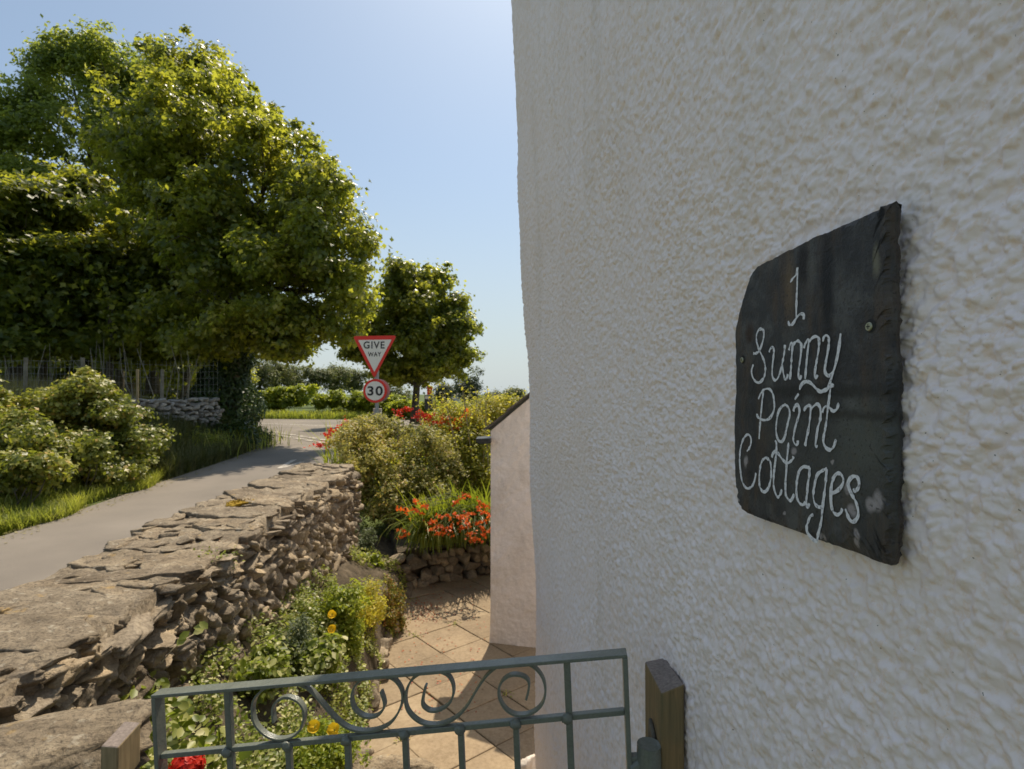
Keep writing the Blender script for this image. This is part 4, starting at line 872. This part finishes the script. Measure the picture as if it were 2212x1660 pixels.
# dark young trunks inside the wood
g = 'young trunks inside the wood'
for i, (u, v1, Yt, rr_, lb) in enumerate([(228, 640, 17.5, .13, 'dark slim trunk in the wood between the tall fence post and the wall'), (258, 650, 21, .16, 'dark trunk standing deepest behind the fence'), (395, 700, 21, .12, 'dark slim trunk just left of the ivy-covered tree'),
                              (92, 660, 19, .14, 'dark trunk behind the left end of the wire fence'), (18, 650, 18, .16, 'dark trunk at the left edge of the view')]):
    b = MB(); p0 = P(u, 865, Yt); p1 = P(u + 12 * (-1) ** i, v1, Yt); b.tube(cat_spline([p0, (p0 + p1) / 2 + [.1, 0, 0], p1], 4), np.linspace(rr_, rr_ * .7, 9), 8)
    t = thing('young_tree', lb, 'tree', p0, g); under(b.build('trunk', M['bark'], smooth=True), t)
    rt = rng(600 + i); cc = p1 + rt.normal(size=(700, 3)) * [1.1, 1.1, .8]; under(leaves('crown', cc, rt.normal(size=(700, 3)) + [0, 0, .8], .2, SYC, M['wood_leaf'], seed=i), t)
lobm = [LB_(u, 830, 36, 80, 62) for u in range(-100, 500, 60)] + [LB_(u, 740, 40, 90, 80) for u in range(-100, 470, 70)]
p, n, cc, kk = crown(lobm, 2000, 40, .7, 140, .9, .8, .6, sub=4)
tag(leaves('wood_undergrowth', p, n, .34, DIA, M['wood_leaf'], seed=140), 'dark tangled undergrowth closing the back of the wood', 'undergrowth', kind='stuff')
# round tree past the sign
lob = [LB_(890,610,26,68,62), LB_(940,650,26,66,68), LB_(850,660,26,68,70), LB_(965,720,26,62,50), LB_(900,730,26,80,60), LB_(820,730,26,66,48), LB_(790,765,26,50,22), LB_(985,760,26,40,25), LB_(930,790,26,60,22)]
tree('round_tree', 'rounded sycamore standing alone beyond the give way sign', P(897, 916, 26), P(900, 620, 26), lob + [LB_(765,745,26,36,36), LB_(900,680,26,95,85), LB_(800,700,26,55,50), LB_(850,785,26,60,30), LB_(985,700,26,48,50), LB_(960,790,26,50,28), LB_(850,812,26,48,24), LB_(930,812,26,52,22)], 1500, 50, .36, .175, SYC, M['syc'], .20, 121, shell=.85, nb=10, sub=6, up=.4)
# hedgerow trees in the distance, each its own
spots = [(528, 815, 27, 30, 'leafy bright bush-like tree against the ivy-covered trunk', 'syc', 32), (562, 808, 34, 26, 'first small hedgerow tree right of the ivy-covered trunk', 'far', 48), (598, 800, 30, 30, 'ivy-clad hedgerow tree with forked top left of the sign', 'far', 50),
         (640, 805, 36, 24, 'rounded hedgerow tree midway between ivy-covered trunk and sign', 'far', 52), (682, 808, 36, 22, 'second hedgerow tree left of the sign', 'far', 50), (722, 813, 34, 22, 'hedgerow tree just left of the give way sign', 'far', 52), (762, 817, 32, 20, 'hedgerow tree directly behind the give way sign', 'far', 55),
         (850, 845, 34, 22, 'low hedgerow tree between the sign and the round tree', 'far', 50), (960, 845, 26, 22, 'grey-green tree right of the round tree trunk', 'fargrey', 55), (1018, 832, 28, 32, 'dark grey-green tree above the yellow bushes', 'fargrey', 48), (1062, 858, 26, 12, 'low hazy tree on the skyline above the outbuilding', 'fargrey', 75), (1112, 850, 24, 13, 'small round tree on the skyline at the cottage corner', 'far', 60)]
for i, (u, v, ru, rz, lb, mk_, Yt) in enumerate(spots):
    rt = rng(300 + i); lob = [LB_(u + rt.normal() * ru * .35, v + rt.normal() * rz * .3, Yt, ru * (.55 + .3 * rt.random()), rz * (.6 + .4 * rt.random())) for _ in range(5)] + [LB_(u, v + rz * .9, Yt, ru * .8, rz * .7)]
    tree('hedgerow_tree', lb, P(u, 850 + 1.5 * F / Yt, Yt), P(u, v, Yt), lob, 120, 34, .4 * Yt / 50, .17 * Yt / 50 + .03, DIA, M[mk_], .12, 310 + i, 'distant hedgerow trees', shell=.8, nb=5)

# bracken and bushes over the far verge
fl = ['bracken bush at the left end of the far verge', 'second bracken bush from the left on the far verge', 'tall bracken clump near the middle of the far verge', 'bracken clump left of the round 30 sign on the far verge', 'bracken bush behind the sign pole on the far verge', 'bracken bush between the sign and the round tree', 'shaded bush at the foot of the round tree']
for i, (u, v, ru, rz, Yt) in enumerate([(545, 870, 42, 24, 36.5), (600, 866, 44, 28, 37), (658, 860, 50, 32, 37.5), (715, 864, 46, 30, 36.5), (770, 866, 44, 28, 36), (830, 870, 46, 26, 35), (885, 880, 46, 18, 33.5)]):
    rt = rng(400 + i); lob = [LB_(u + rt.normal() * ru * .4, v + rt.normal() * rz * .25, Yt, ru * .6, rz * .7) for _ in range(5)]
    p, n, cc, kk = crown(lob, 200, 30, .24, 400 + i, .8, .5, .7, zmin=-1.5, sub=4, tipr=.3)
    t = thing('bracken_bush', fl[i], 'bush', P(u, 900, Yt), 'bushes along the far verge'); under(leaves('foliage', p, n, .15 + .1 * rt.random(len(p)), DIA, M['fern'], seed=i), t)
# grass of the far verge, the lane verge, long grass in the wood
r = rng(9); N = 5000; u = 490 + 440 * r.random(N); yv = 33.3 + 2.6 * r.random(N); gx_ = (u - CX) / F * yv
tag(blades('grass', np.stack([gx_, yv, np.full(N, -1.5) + .12 * (yv - 33.5) * .4], 1), .35, .06, .8, M['grass'], seed=3, seg=3), 'bright sunlit grass verge beyond the main road', 'grass', kind='stuff')
N = 38000; yv = 4.6 + 5.6 * r.random(N); dl = .02 + (2.6) * r.random(N) ** 1.3; gx_ = xedge(yv) - dl + .12 * np.sin(yv * 3)
base_ = np.stack([gx_, yv, zground(gx_, yv)], 1)
tag(blades('grass', base_, .20, .012, 1.2, M['grass'], seed=4, seg=3), 'rough green grass verge along the left edge of the lane', 'grass', kind='stuff')
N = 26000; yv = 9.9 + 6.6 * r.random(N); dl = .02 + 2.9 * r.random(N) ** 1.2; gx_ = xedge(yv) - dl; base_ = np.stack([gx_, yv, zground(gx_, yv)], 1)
M['shadegrass'] = leafmat('shade_toned_grass_blade', [(0, (.045,.06,.016)), (.6, (.085,.095,.028)), (1, (.20,.17,.07))], (.16, .18, .04), .25, .6)  # tree shade over the bank, put into a darker grass colour
tag(blades('bank_grass', base_, .38, .018, 1.0, M['shadegrass'], seed=14, seg=3), 'long rank grass on the bank below the grey stone wall, tree shade put into its dark colour', 'grass', kind='stuff')
N = 7000; yv = 10.5 + 9 * r.random(N); dl = 2.2 + 5 * r.random(N); gx_ = xedge(yv) - dl; base_ = np.stack([gx_, yv, zground(gx_, yv)], 1)
tag(blades('long_grass', base_, .55, .014, .7, M['drygrass'], seed=6, seg=3), 'long dry grass growing at the edge of the wood behind the fence', 'grass', kind='stuff')
# dark verge bushes below the ivy tree
for i, (u, v, Yt, ru, rz, lb) in enumerate([(400, 965, 13.0, 75, 34, 'dark grassy undergrowth clump below the grey stone wall'), (475, 945, 14.6, 72, 36, 'dark undergrowth clump at the foot of the ivy-covered tree'), (530, 942, 15.8, 46, 32, 'dark undergrowth clump jutting toward the lane at the bend')]):
    lob = [LB_(u - ru*.4, v, Yt, ru*.7, rz), LB_(u + ru*.35, v + 4, Yt, ru*.65, rz*.85)]
    p, n, cc, kk = crown(lob, 150, 34, .22, 430 + i, .9, .6, .8, zmin=-1.5)
    t = thing('undergrowth_bush', lb, 'bush', P(u, v + rz, Yt), 'undergrowth clumps below the ivy-covered tree'); under(leaves('foliage', p, n, .09 + .05 * rng(i).random(len(p)), DIA, M['ivy'] if i else M['wood_leaf'], seed=i), t)
    rt = rng(440 + i); k = 900; cc2 = np.array(P(u, v + rz, Yt)) + rt.normal(size=(k, 3)) * [ru*Yt/F*.55, .5, 0]; cc2[:, 2] = -1.5 + .1 * rt.random(k)
    under(blades('grass_tufts', cc2, .5, .018, .9, M['grass'], seed=i, seg=3), t)

# roadside bushes (sapling and bramble leaves)
bsp = [(-20, 880, 8.6, 75, 55, 'yellow-green bramble bush at the left edge above the lane'), (50, 935, 8.0, 80, 60, 'bramble bush below the brown stone wall end'), (200, 860, 9.3, 55, 42, 'topmost sapling bush beside the thin pale stake'), (250, 920, 9.2, 68, 62, 'dense pale-leaved sapling bush left of the grey stone wall'),
       (140, 968, 8.2, 100, 48, 'broad low bush above the middle of the grass verge'), (285, 975, 9.6, 58, 40, 'low bush at the right end of the sunlit roadside growth'), (30, 1020, 7.0, 85, 45, 'low bright green bush at the bottom left verge'),
       (110, 880, 8.8, 55, 40, 'bush between the brown wall end and the tall sapling bush'), (230, 1012, 8.7, 78, 30, 'lowest leafy growth above the right part of the verge'), (90, 1020, 7.6, 60, 32, 'lowest leafy growth above the left part of the verge')]
for i, (u, v, Yt, ru, rz, lb) in enumerate(bsp):
    rt = rng(500 + i); lob = [LB_(u + rt.normal()*ru*.35, v + rt.normal()*rz*.3, Yt + rt.normal()*.25, ru*.6, rz*.6) for _ in range(6)]
    p, n, cc, kk = crown(lob, 480, 36, .14, 500 + i, .9, .6, .5, sub=5, tipr=.75)
    n = n + np.array([.1, -.2, 0]); keep = p[:, 2] > zground(p[:, 0], p[:, 1]) + .02; p, n = p[keep], n[keep]
    t = thing('roadside_bush', lb, 'bush', P(u, v + rz, Yt), 'bushes on the bank left of the lane'); under(leaves('foliage', p, n, .05 + .035 * rt.random(len(p)), SYC, M['bramble'], seed=i), t)
    b = MB()
    for q_ in range(14):
        e = cc[rt.integers(len(cc))]; s = np.array([min(e[0] + rt.normal()*.2, float(xedge(e[1])) - .45), e[1] + rt.normal()*.15, zground(np.array([e[0]]), np.array([e[1]]))[0]]); b.tube([s, (s + e)/2 + rt.normal(size=3)*.05, e], [.012, .009, .004], 4, False)
    under(b.build('stems', M['bark']), t)
r = rng(511); N = 1300; yv = 4.5 + 15 * r.random(N); xv = xedge(yv) - .05 + .35 * r.random(N) ** 2.5
tag(leaves('leaf_litter', np.stack([xv, yv, np.full(N, -1.492)], 1), r.normal(size=(N, 3)) * .2 + [0, 0, 1], .02 + .03 * r.random(N), DIA, M['drygrass'], seed=512), 'dry leaf litter and grit along the edge of the lane', 'litter', kind='stuff')
# wire fence
fe = thing('wire_fence', 'wire mesh stock fence with thin timber posts in front of the wood', 'fence', P(150, 870, 12.6))
fpts = [(-60, 11.4), (55, 12.0), (178, 12.6), (350, 13.6), (470, 14.6)]
for (u, Yt) in fpts[:4]:
    b = MB(); p = P(u, 772 if u < 300 else 797, Yt); b.tube([(p[0], Yt, -.9), (p[0] + .01, Yt, p[2])], .04, 8); under(b.build('post', M['palebark'], smooth=False), fe)
b = MB()
for (u0, Y0), (u1, Y1) in zip(fpts[:-1], fpts[1:]):
    for k in range(6):
        v0, v1 = 778 + k * 14 + (10 if u0 > 300 else 0), 778 + k * 14 + (10 if u1 > 300 else 0); p0, p1 = P(u0, v0, Y0), P(u1, v1, Y1); b.tube([p0, (p0+p1)/2 - [0, 0, .02], p1], .0025, 3, False)
    for t_ in np.linspace(0, 1, 14):
        uu = u0 + (u1 - u0) * t_; Yt = Y0 + (Y1 - Y0) * t_; b.tube([P(uu, 778, Yt), P(uu, 852, Yt)], .002, 3, False)
under(b.build('wire_mesh', flat('fence_wire', (.30, .30, .28), .5)), fe)
b = MB(); p = P(299, 797, 11); b.tube([(p[0], 11, -1.3), (p[0] - .02, 11, p[2])], .024, 8); tag(b.build('marker_stake', M['postpale']), 'thin pale stake standing in front of the grey stone wall', 'stake')
b = MB(); r = rng(19)
for k in range(26):
    u = -10 + 420 * r.random(); Yt = 13 + 3 * r.random(); p = P(u, 870, Yt); e = P(u + r.normal() * 18, 770 - 40 * r.random(), Yt); b.tube([p, (p+e)/2 + r.normal(size=3)*.06, e], [.014, .010, .005], 4, False)
tag(b.build('bare_stems', M['palebark']), 'thin pale bare stems standing among the trees behind the fence', 'stems', kind='stuff')

# ================================================================== GARDEN PLANTS
# big pale-leaved shrub
lob = [LB_(750, 962, 7.7, 52, 48), LB_(770, 1020, 7.4, 45, 50), LB_(780, 965, 7.6, 78, 62), LB_(860, 940, 7.8, 85, 52), LB_(930, 985, 7.5, 70, 62), LB_(830, 1020, 7.2, 95, 65), LB_(900, 1050, 7.2, 95, 60), LB_(790, 1060, 7.3, 55, 60), LB_(960, 1010, 7.6, 42, 62), LB_(850, 1110, 7.2, 90, 55)]
p, n, cc, kk = crown(lob, 1500, 32, .075, 201, .45, .8, .4, sub=6); keep = p[:, 2] > -1.95; p, n = p[keep], n[keep]
t = thing('garden_shrub', 'large rounded pale-leaved shrub at the end of the garden wall', 'shrub', P(850, 1180, 7.4))
sz = .027 + .017 * rng(1).random(len(p)); under(leaves('foliage', p, n, sz, OVAL, M['shrubleaf'], seed=2), t)
b = MB(); limbs(b, P(850, 1190, 7.4), P(850, 1050, 7.4), lob, cc, kk, .05, 202, 22); under(b.build('stems', M['bark'], smooth=True), t)
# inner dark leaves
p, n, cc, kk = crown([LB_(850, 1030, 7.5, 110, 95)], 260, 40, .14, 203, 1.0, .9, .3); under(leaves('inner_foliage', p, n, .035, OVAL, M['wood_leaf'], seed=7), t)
# yellow-green bushes behind the outbuilding
ys_ = [([LB_(1010, 990, 8.2, 62, 75), LB_(1040, 1050, 7.9, 50, 75), LB_(990, 915, 8.6, 45, 50), LB_(1030, 930, 8.4, 42, 50)], 'yellow-green leafy bush between the pale shrub and the outbuilding', 520), ([LB_(1070, 905, 8.8, 45, 50), LB_(1045, 890, 9.2, 32, 34), LB_(1105, 888, 9, 36, 34)], 'yellow-green bush rising behind the outbuilding roof', 420),
       ([LB_(970, 905, 9.4, 32, 32), LB_(945, 925, 9.2, 34, 30)], 'small yellow-leaved bush above the red flowers', 220)]
for i, (lob, lb, nc) in enumerate(ys_):
    p, n, cc, kk = crown(lob, nc, 28, .10, 210 + i, .6, 1.0, .6); t = thing('yellow_bush', lb, 'shrub', (lob[0][0][0], lob[0][0][1], -1.65), 'yellow-green bushes by the outbuilding')
    under(leaves('foliage', p, n, .034 + .014 * rng(i).random(len(p)), OVAL, M['yelleaf'], seed=i), t)
    b = MB(); rt = rng(220 + i); sp_ = []
    for k in range(16):
        c = lob[rt.integers(len(lob))][0]; s = np.array([c[0] + rt.normal() * .15, c[1], -1.7]); e = s + [rt.normal() * .22, rt.normal() * .15, 1.3 + .55 * rt.random()]
        b.tube([s, (s+e)/2 + rt.normal(size=3)*.04, e], [.010, .007, .003], 4, False)
        for q_ in np.linspace(.5, 1.02, 30): sp_.append(s + (e - s) * q_ + rt.normal(size=3) * .035)
    under(b.build('stems', M['drystem']), t); sp_ = np.array(sp_); under(leaves('shoot_leaves', sp_, rt.normal(size=(len(sp_), 3)) + [0, -.2, .8], .045, OVAL, M['yelleaf'], seed=40 + i), t)
def sprays(mb_stem, pts, r, spread, per, droop):
    out = []
    for p in pts:
        for k in range(per): out.append(p + r.normal(size=3) * spread)
    return np.array(out)
def crocosmia(name, label, base_pts, nb, bl, lean, heads, petal, seed, ldir=None, hsp=.028, per=26, psz=.026, group='crocosmia plants', ends=None):
    r = rng(seed); base_pts = np.array(base_pts); ct = base_pts.mean(0)
    t = thing(name, label, 'flowering plant', ct, group)
    B_ = base_pts[r.integers(len(base_pts), size=nb)] + r.normal(size=(nb, 3)) * [.09, .09, .0]
    under(blades('leaves', B_, bl, .020, lean, M['strap'], seed=seed, seg=6, ldir=ldir), t)
    b = MB(); hd_ = []
    for h in heads:
        h = np.array(h); s = base_pts[r.integers(len(base_pts))] + r.normal(size=3) * [.05, .05, 0]
        b.tube(cat_spline([s, (s + h)/2 + [0, 0, .12 + .1*np.linalg.norm(h - s)], h], 4), np.linspace(.004, .002, 9), 4, False)
        ax = unit(np.array([r.normal(), r.normal() * .5, .3]))
        hd_.append(h + ax * r.normal(size=(per, 1)) * hsp * 1.5 + r.normal(size=(per, 3)) * hsp * .55)
    under(b.build('flower_stems', M['stem']), t); 
    for c in hd_: under(leaves('flower', c, r.normal(size=(len(c), 3)) + [0, -.3, .5], psz * (.7 + .6 * r.random(len(c))), SYC, M[petal], seed=seed), t)
    return t
K = .36169 * .8855
def k2(x, y): return (500 * .8855 + x * K, 780 * .8855 + y * K)
hd = [(1760,1180),(1740,1200),(1700,1225),(1430,1225),(1470,1255),(1500,1262),(1415,1280),(1455,1300),(1320,1275),(1680,1305),(1580,1322),(1850,1225),(1890,1245),(1840,1275),(1880,1290),(1745,1330),(1790,1310),(1715,1330),(1650,1340),
      (1540,1362),(1510,1370),(1900,1350),(1590,1390),(1560,1400),(1525,1410),(1660,1390),(1730,1405),(1780,1385),(1840,1370),(1570,1440),(1640,1445),(1620,1410),(1350,1430),(1335,1465),(1810,1440),(1790,1475),(1840,1480),(1880,1450),(1920,1415),(1820,1490),(1750,1360),(1870,1400),(1915,1320),(1375,1310)]
r = rng(61)
heads = [P(*k2(x, y), 5.72 + .2 * r.random()) for x, y in hd]
bp = [np.array([x_, 6.02 + (x_ + 1.25) * .571 + .14, -1.66]) for x_ in (-.95, -.82, -.7, -.58, -.46, -.34, -.22)]
crocosmia('orange_crocosmia', 'clump of orange crocosmia arching over the low wall at the back of the patio', bp, 620, .62, 2.3, heads[::1], 'orangepetal', 62, ldir=(-.2, -1.0, 0), hsp=.021, per=12, psz=.036)
ct_ = bpy.data.objects['orange_crocosmia']; rt = rng(63); x_ = -1.0 + .85 * rt.random(330)
under(blades('drooping_leaves', np.stack([x_, 6.02 + (x_ + 1.25) * .571 + .02, np.full(330, -1.70)], 1), .58, .020, 2.6, M['strap'], seed=64, seg=7, ldir=(-.15, -1.6, 0)), ct_)
hd = [[(770,845),(745,850),(800,835),(825,785),(840,775),(880,740),(865,745),(940,700),(960,690),(930,715)], [(1290,630),(1350,610),(1365,600),(1320,625),(1440,640),(1470,650),(1500,650),(1540,680),(1520,640),(1560,690),(1440,665),(1500,675),(1480,630)], [(1600,670),(1640,665),(1660,690),(1765,610),(1700,670),(1620,690),(1690,730),(1760,640)]]
lbs = ['red crocosmia spilling toward the lane left of the pale shrub', 'bright red crocosmia showing above the middle of the pale shrub', 'scattered orange-red crocosmia among the yellow-green bushes']
bps = [[(-2.55, 8.2, -1.5), (-2.3, 8.4, -1.5)], [(-1.3, 8.6, -1.6), (-1.0, 8.7, -1.6), (-.9, 8.5, -1.6)], [(-.7, 8.8, -1.6), (-.45, 8.8, -1.6)]]
for i in range(3):
    Yh = (7.9, 8.4, 8.3)[i]; crocosmia('red_crocosmia', lbs[i], bps[i], 120, 1.0, .8, [P(*k2(x, y), Yh) for x, y in hd[i]], 'redpetal' if i < 2 else 'orangepetal', 70 + i, hsp=.034, per=20, psz=.038)
# strap leaves under the shrub
bb = [(-1.15, 6.9, -1.75), (-1.0, 6.8, -1.75), (-1.25, 7.0, -1.75)]
t = thing('iris_clump', 'dark strap-leaved clump in the shade under the pale shrub', 'plant', bb[0]); rt = rng(33)
under(blades('leaves', np.array(bb)[rt.integers(3, size=160)] + rt.normal(size=(160, 3)) * [.1, .1, 0], .55, .022, 1.3, M['strap'], seed=33, seg=5), t)

# bed plants
def bed_cloud(u0, u1, v0, v1, N, seed, hgt):
    """points over the flower bed, up to hgt above the soil"""
    r = rng(seed); y = v0 + (v1 - v0) * r.random(N); t = u0 + (u1 - u0) * r.random(N)
    x = bed_edge(y) + (gwall_in(y) - bed_edge(y)) * t; return np.stack([x, y, zbed(x, y) + hgt * r.random(N) ** 1.3], 1), r
c, r = bed_cloud(-.06, 1.02, 1.0, 4.3, 34000, 81, .15)
msk = fbm(c * 6, 3, 3) > .04; c = c[msk]
tag(leaves('ground_cover', c, r.normal(size=c.shape) * .5 + [0.1, -.2, 1], .012 + .018 * r.random(len(c)), OVAL, M['cover'], seed=81), 'pale variegated ground cover spreading below the stone wall behind the gate', 'ground cover', kind='stuff')
c, r = bed_cloud(-.05, 1.05, 3.0, 6.0, 12000, 82, .12)
msk = fbm(c * 4, 3, 5) > 0; c = c[msk]
tag(leaves('low_weeds', c, r.normal(size=c.shape) * .5 + [0.1, -.2, 1], .02 + .02 * r.random(len(c)), DIA, M['grass'], seed=82), 'low green weeds scattered over the far part of the flower bed', 'weeds', kind='stuff')
def feathery(name, label, cat, u, v, Y, ru, rz, nc, nl, m, sz, seed, T=DIA, group=None, flowers=(), cr=.045, petal='yellowpetal', zb=None):
    L = [LB_(u, v, Y, ru, rz), LB_(u - ru*.4, v + rz*.45, Y - .1, ru*.7, rz*.6), LB_(u + ru*.4, v + rz*.4, Y + .05, ru*.65, rz*.6)]
    p, n, cc, kk = crown(L, nc, nl, cr, seed, .9, 1.0, .5, sub=6, tipr=.7); z0 = P(u, v + rz, Y)[2] if zb is None else zb
    t = thing(name, label, cat, (p[:, 0].mean(), Y, z0), group); under(leaves('foliage', p, n, sz * (.6 + .8 * rng(seed).random(len(p))), T, M[m], seed=seed), t)
    b = MB(); rt = rng(seed + 5); ft = np.array([L[0][0][0], Y, z0 - .03])
    for k in range(24): e = cc[rt.integers(len(cc))]; s = ft + rt.normal(size=3) * [.05, .05, 0]; b.tube([s, (s+e)/2 + rt.normal(size=3)*.02, e], [.004, .003, .0015], 4, False)
    for (fu, fv, fy) in flowers:
        h = P(fu, fv, fy); b.tube([ft, (ft + h)/2 + rt.normal(size=3)*.02, h], [.003, .002, .002], 4, False); poppy(h, t, petal, rt)
    under(b.build('stems', M['stem']), t); return t
def poppy(h, par, petal, rt, R=.026):
    b = MB(); nrm = unit(np.array([rt.normal()*.2, -.75, .65])); a = unit(np.cross(nrm, [0, 0, 1.])); c_ = np.cross(nrm, a)
    for k in range(4):
        an = k * PI/2 + .3; rows = []
        for i in range(4):
            t_ = i / 3
            for j in range(5):
                w_ = (j - 2) / 2; rad_ = R * (.12 + .88 * t_) * (1 + .07 * rt.normal() * (i == 3)); phi = an + w_ * (.72 + .1*t_)
                rows.append(h + rad_ * (math.cos(phi) * a + math.sin(phi) * c_) + nrm * R * (.65 * t_ ** 1.8 + .05 * k - .10*abs(w_)))
        b.add(rows, [(i*5+j, i*5+j+1, (i+1)*5+j+1, (i+1)*5+j) for i in range(3) for j in range(4)])
    under(b.build('flower', M[petal], smooth=True), par)
feathery('poppy_plant', 'tall yellow-green Welsh poppy plant with two yellow flowers in the middle of the bed', 'flowering plant', 715, 1340, 3.75, 70, 80, 420, 26, 'poppyleaf', .026, 83, flowers=[(717, 1328, 3.55), (718, 1360, 3.5)], zb=-1.75)
feathery('poppy_plant', 'low poppy plant with two yellow flowers seen through the gate scrolls', 'flowering plant', 690, 1610, 2.55, 85, 42, 260, 26, 'poppyleaf', .022, 84, flowers=[(680, 1570, 2.35), (722, 1577, 2.35)], zb=-1.9)
feathery('feathery_plant', 'loose yellow-green feathery plant beyond the tall poppy', 'plant', 775, 1300, 4.4, 60, 45, 300, 24, 'yelleaf', .024, 85, zb=-1.85)
feathery('edge_plant', 'small reddish bushy plant at the edge of the patio', 'plant', 845, 1312, 4.9, 26, 56, 260, 22, 'redgreen', .022, 86, zb=-2.08)
feathery('grey_herb', 'grey-green herb against the foot of the stone wall left of the poppy', 'herb', 640, 1385, 3.3, 42, 55, 230, 24, 'greyleaf', .018, 87, zb=-1.75)
feathery('grey_herb', 'grey-green herb under the left side of the pale shrub', 'herb', 775, 1170, 6.0, 34, 50, 240, 22, 'greyleaf', .026, 88, zb=-1.75)
feathery('bright_plant', 'bright green leafy plant in front of the tall poppy', 'plant', 690, 1420, 3.25, 36, 34, 150, 18, 'cover', .04, 89, T=OVAL, zb=-1.85)
feathery('bright_plant', 'leafy green weed clump halfway along the foot of the wall', 'plant', 560, 1440, 2.75, 50, 36, 170, 18, 'cover', .034, 90, T=OVAL, zb=-1.55)
feathery('leafy_rosette', 'small green rosette plant where the bed meets the low wall', 'plant', 790, 1222, 5.7, 30, 18, 60, 14, 'fern', .07, 91, zb=-1.85)
# variegated big leaves at the near end
c, r = bed_cloud(.55, 1.0, 1.35, 2.1, 1600, 92, .22); tag(leaves('variegated_plant', c, r.normal(size=c.shape) * .45 + [.1, -.3, 1], .030 + .022 * r.random(len(c)), OVAL, M['cover'], seed=92), 'broad-leaved variegated plant behind the left stile of the gate', 'plant')
# wall plants
t = thing('wall_plant', 'small bright green plant with red tips growing out of the wall top', 'plant', P(460, 1215, 2.9)); c = P(462, 1210, 2.72); r = rng(93)
under(leaves('leaves', c + r.normal(size=(420, 3)) * [.045, .05, .025], r.normal(size=(420, 3)) * .6 + [.2, -.2, 1], .016, OVAL, M['poppyleaf'], seed=93), t)
c = P(482, 1176, 2.95); under(leaves('red_tips', c + r.normal(size=(320, 3)) * [.035, .05, .014], r.normal(size=(320, 3)) + [0, 0, .6], .013, DIA, M['redsedum'], seed=94), t)
c = P(522, 1083, 3.75); S = Stones(95); S.add((c[0], c[1], c[2] - .012), (.085, .10, .022), (0, 0, .3), 9, .8, 3, .1); o = S.build('moss_cushion', M['moss']); tag(o, 'amber moss cushion on a capping stone of the garden wall', 'moss')
rm = leaves('moss_tufts', c + rng(95).normal(size=(500, 3)) * [.035, .04, .006], rng(96).normal(size=(500, 3)), .012, DIA, M['moss'], seed=95); rm.parent = o
# trailing runner over the wall face
t = thing('bramble_runner', 'thin bramble runner with a few leaves across the face of the stone wall', 'plant', P(390, 1400, 1.9)); rp_ = [P(348, 1432, 1.83), P(375, 1400, 1.85), P(405, 1378, 1.9), P(438, 1360, 1.95)]
b = MB(); b.tube(cat_spline(rp_, 5), .0025, 5); under(b.build('stem', M['drystem']), t)
lc = np.array([P(392, 1384, 1.86), P(398, 1372, 1.87), P(432, 1355, 1.92), P(440, 1350, 1.92), P(430, 1362, 1.92)]); under(leaves('leaves', lc, np.array([[.4, -.6, .6]] * 5), .04, OVAL, M['cover'], seed=97), t)
# red geranium below the middle rail
t = thing('geranium', 'bright red geranium bloom at the bottom left behind the gate', 'flowering plant', P(404, 1700, 1.2)); r = rng(98); c = P(404, 1656, 1.13)
d_ = sph(r, 300); under(leaves('bloom', c + d_ * [.032, .032, .026] * (.75 + .3 * r.random((300, 1))), d_, .015, OVAL, M['redpetal'], seed=198), t)
b = MB(); b.tube([c, c - [0, 0, .1], c - [.01, 0, .45]], .003, 6); under(b.build('stem', M['stem']), t)
lf = c - [0, 0, .16] + r.normal(size=(60, 3)) * [.06, .06, .04]; under(leaves('leaves', lf, r.normal(size=(60, 3)) * .4 + [0, 0, 1], .05, OVAL, M['cover'], seed=99), t)
# fallen petals and seedlings on the patio
r = rng(100); N = 420; uu = np.concatenate([885 + 60 * r.random(220) + 20 * r.normal(size=220), 860 + 190 * r.random(200)]); vv = np.concatenate([1262 + 80 * r.random(220), 1240 + 300 * r.random(200)])
c = np.array([G(a, b_, -2.093) for a, b_ in zip(uu, vv)]); c = c[c[:, 0] > bed_edge(c[:, 1])]
tag(leaves('fallen_petals', c, r.normal(size=c.shape) * .25 + [0, 0, 1], .022, DIA, M['redsedum'], seed=100), 'reddish fallen petals scattered on the patio slabs', 'petals', kind='stuff')
sp2 = []
for i in range(-6, 7):
    for j in range(-6, 7):
        q_ = o0 + e1 * S_ * i + e2 * S_ * j if False else o0 + e1 * .405 * i + e2 * .405 * j
        if float(bed_edge(q_[1])) < q_[0] < .2 and 2.5 < q_[1] < 6.4 and r.random() < .45:
            sp2 += [np.array([q_[0] + r.normal()*.03, q_[1] + r.normal()*.03, -2.09]) for _ in range(14)]
sp2 = np.array(sp2); tag(leaves('joint_weeds', sp2, r.normal(size=sp2.shape) * .5 + [0, 0, 1], .022, DIA, M['grass'], seed=101), 'tiny green weeds in the joints between the patio slabs', 'weeds', kind='stuff')
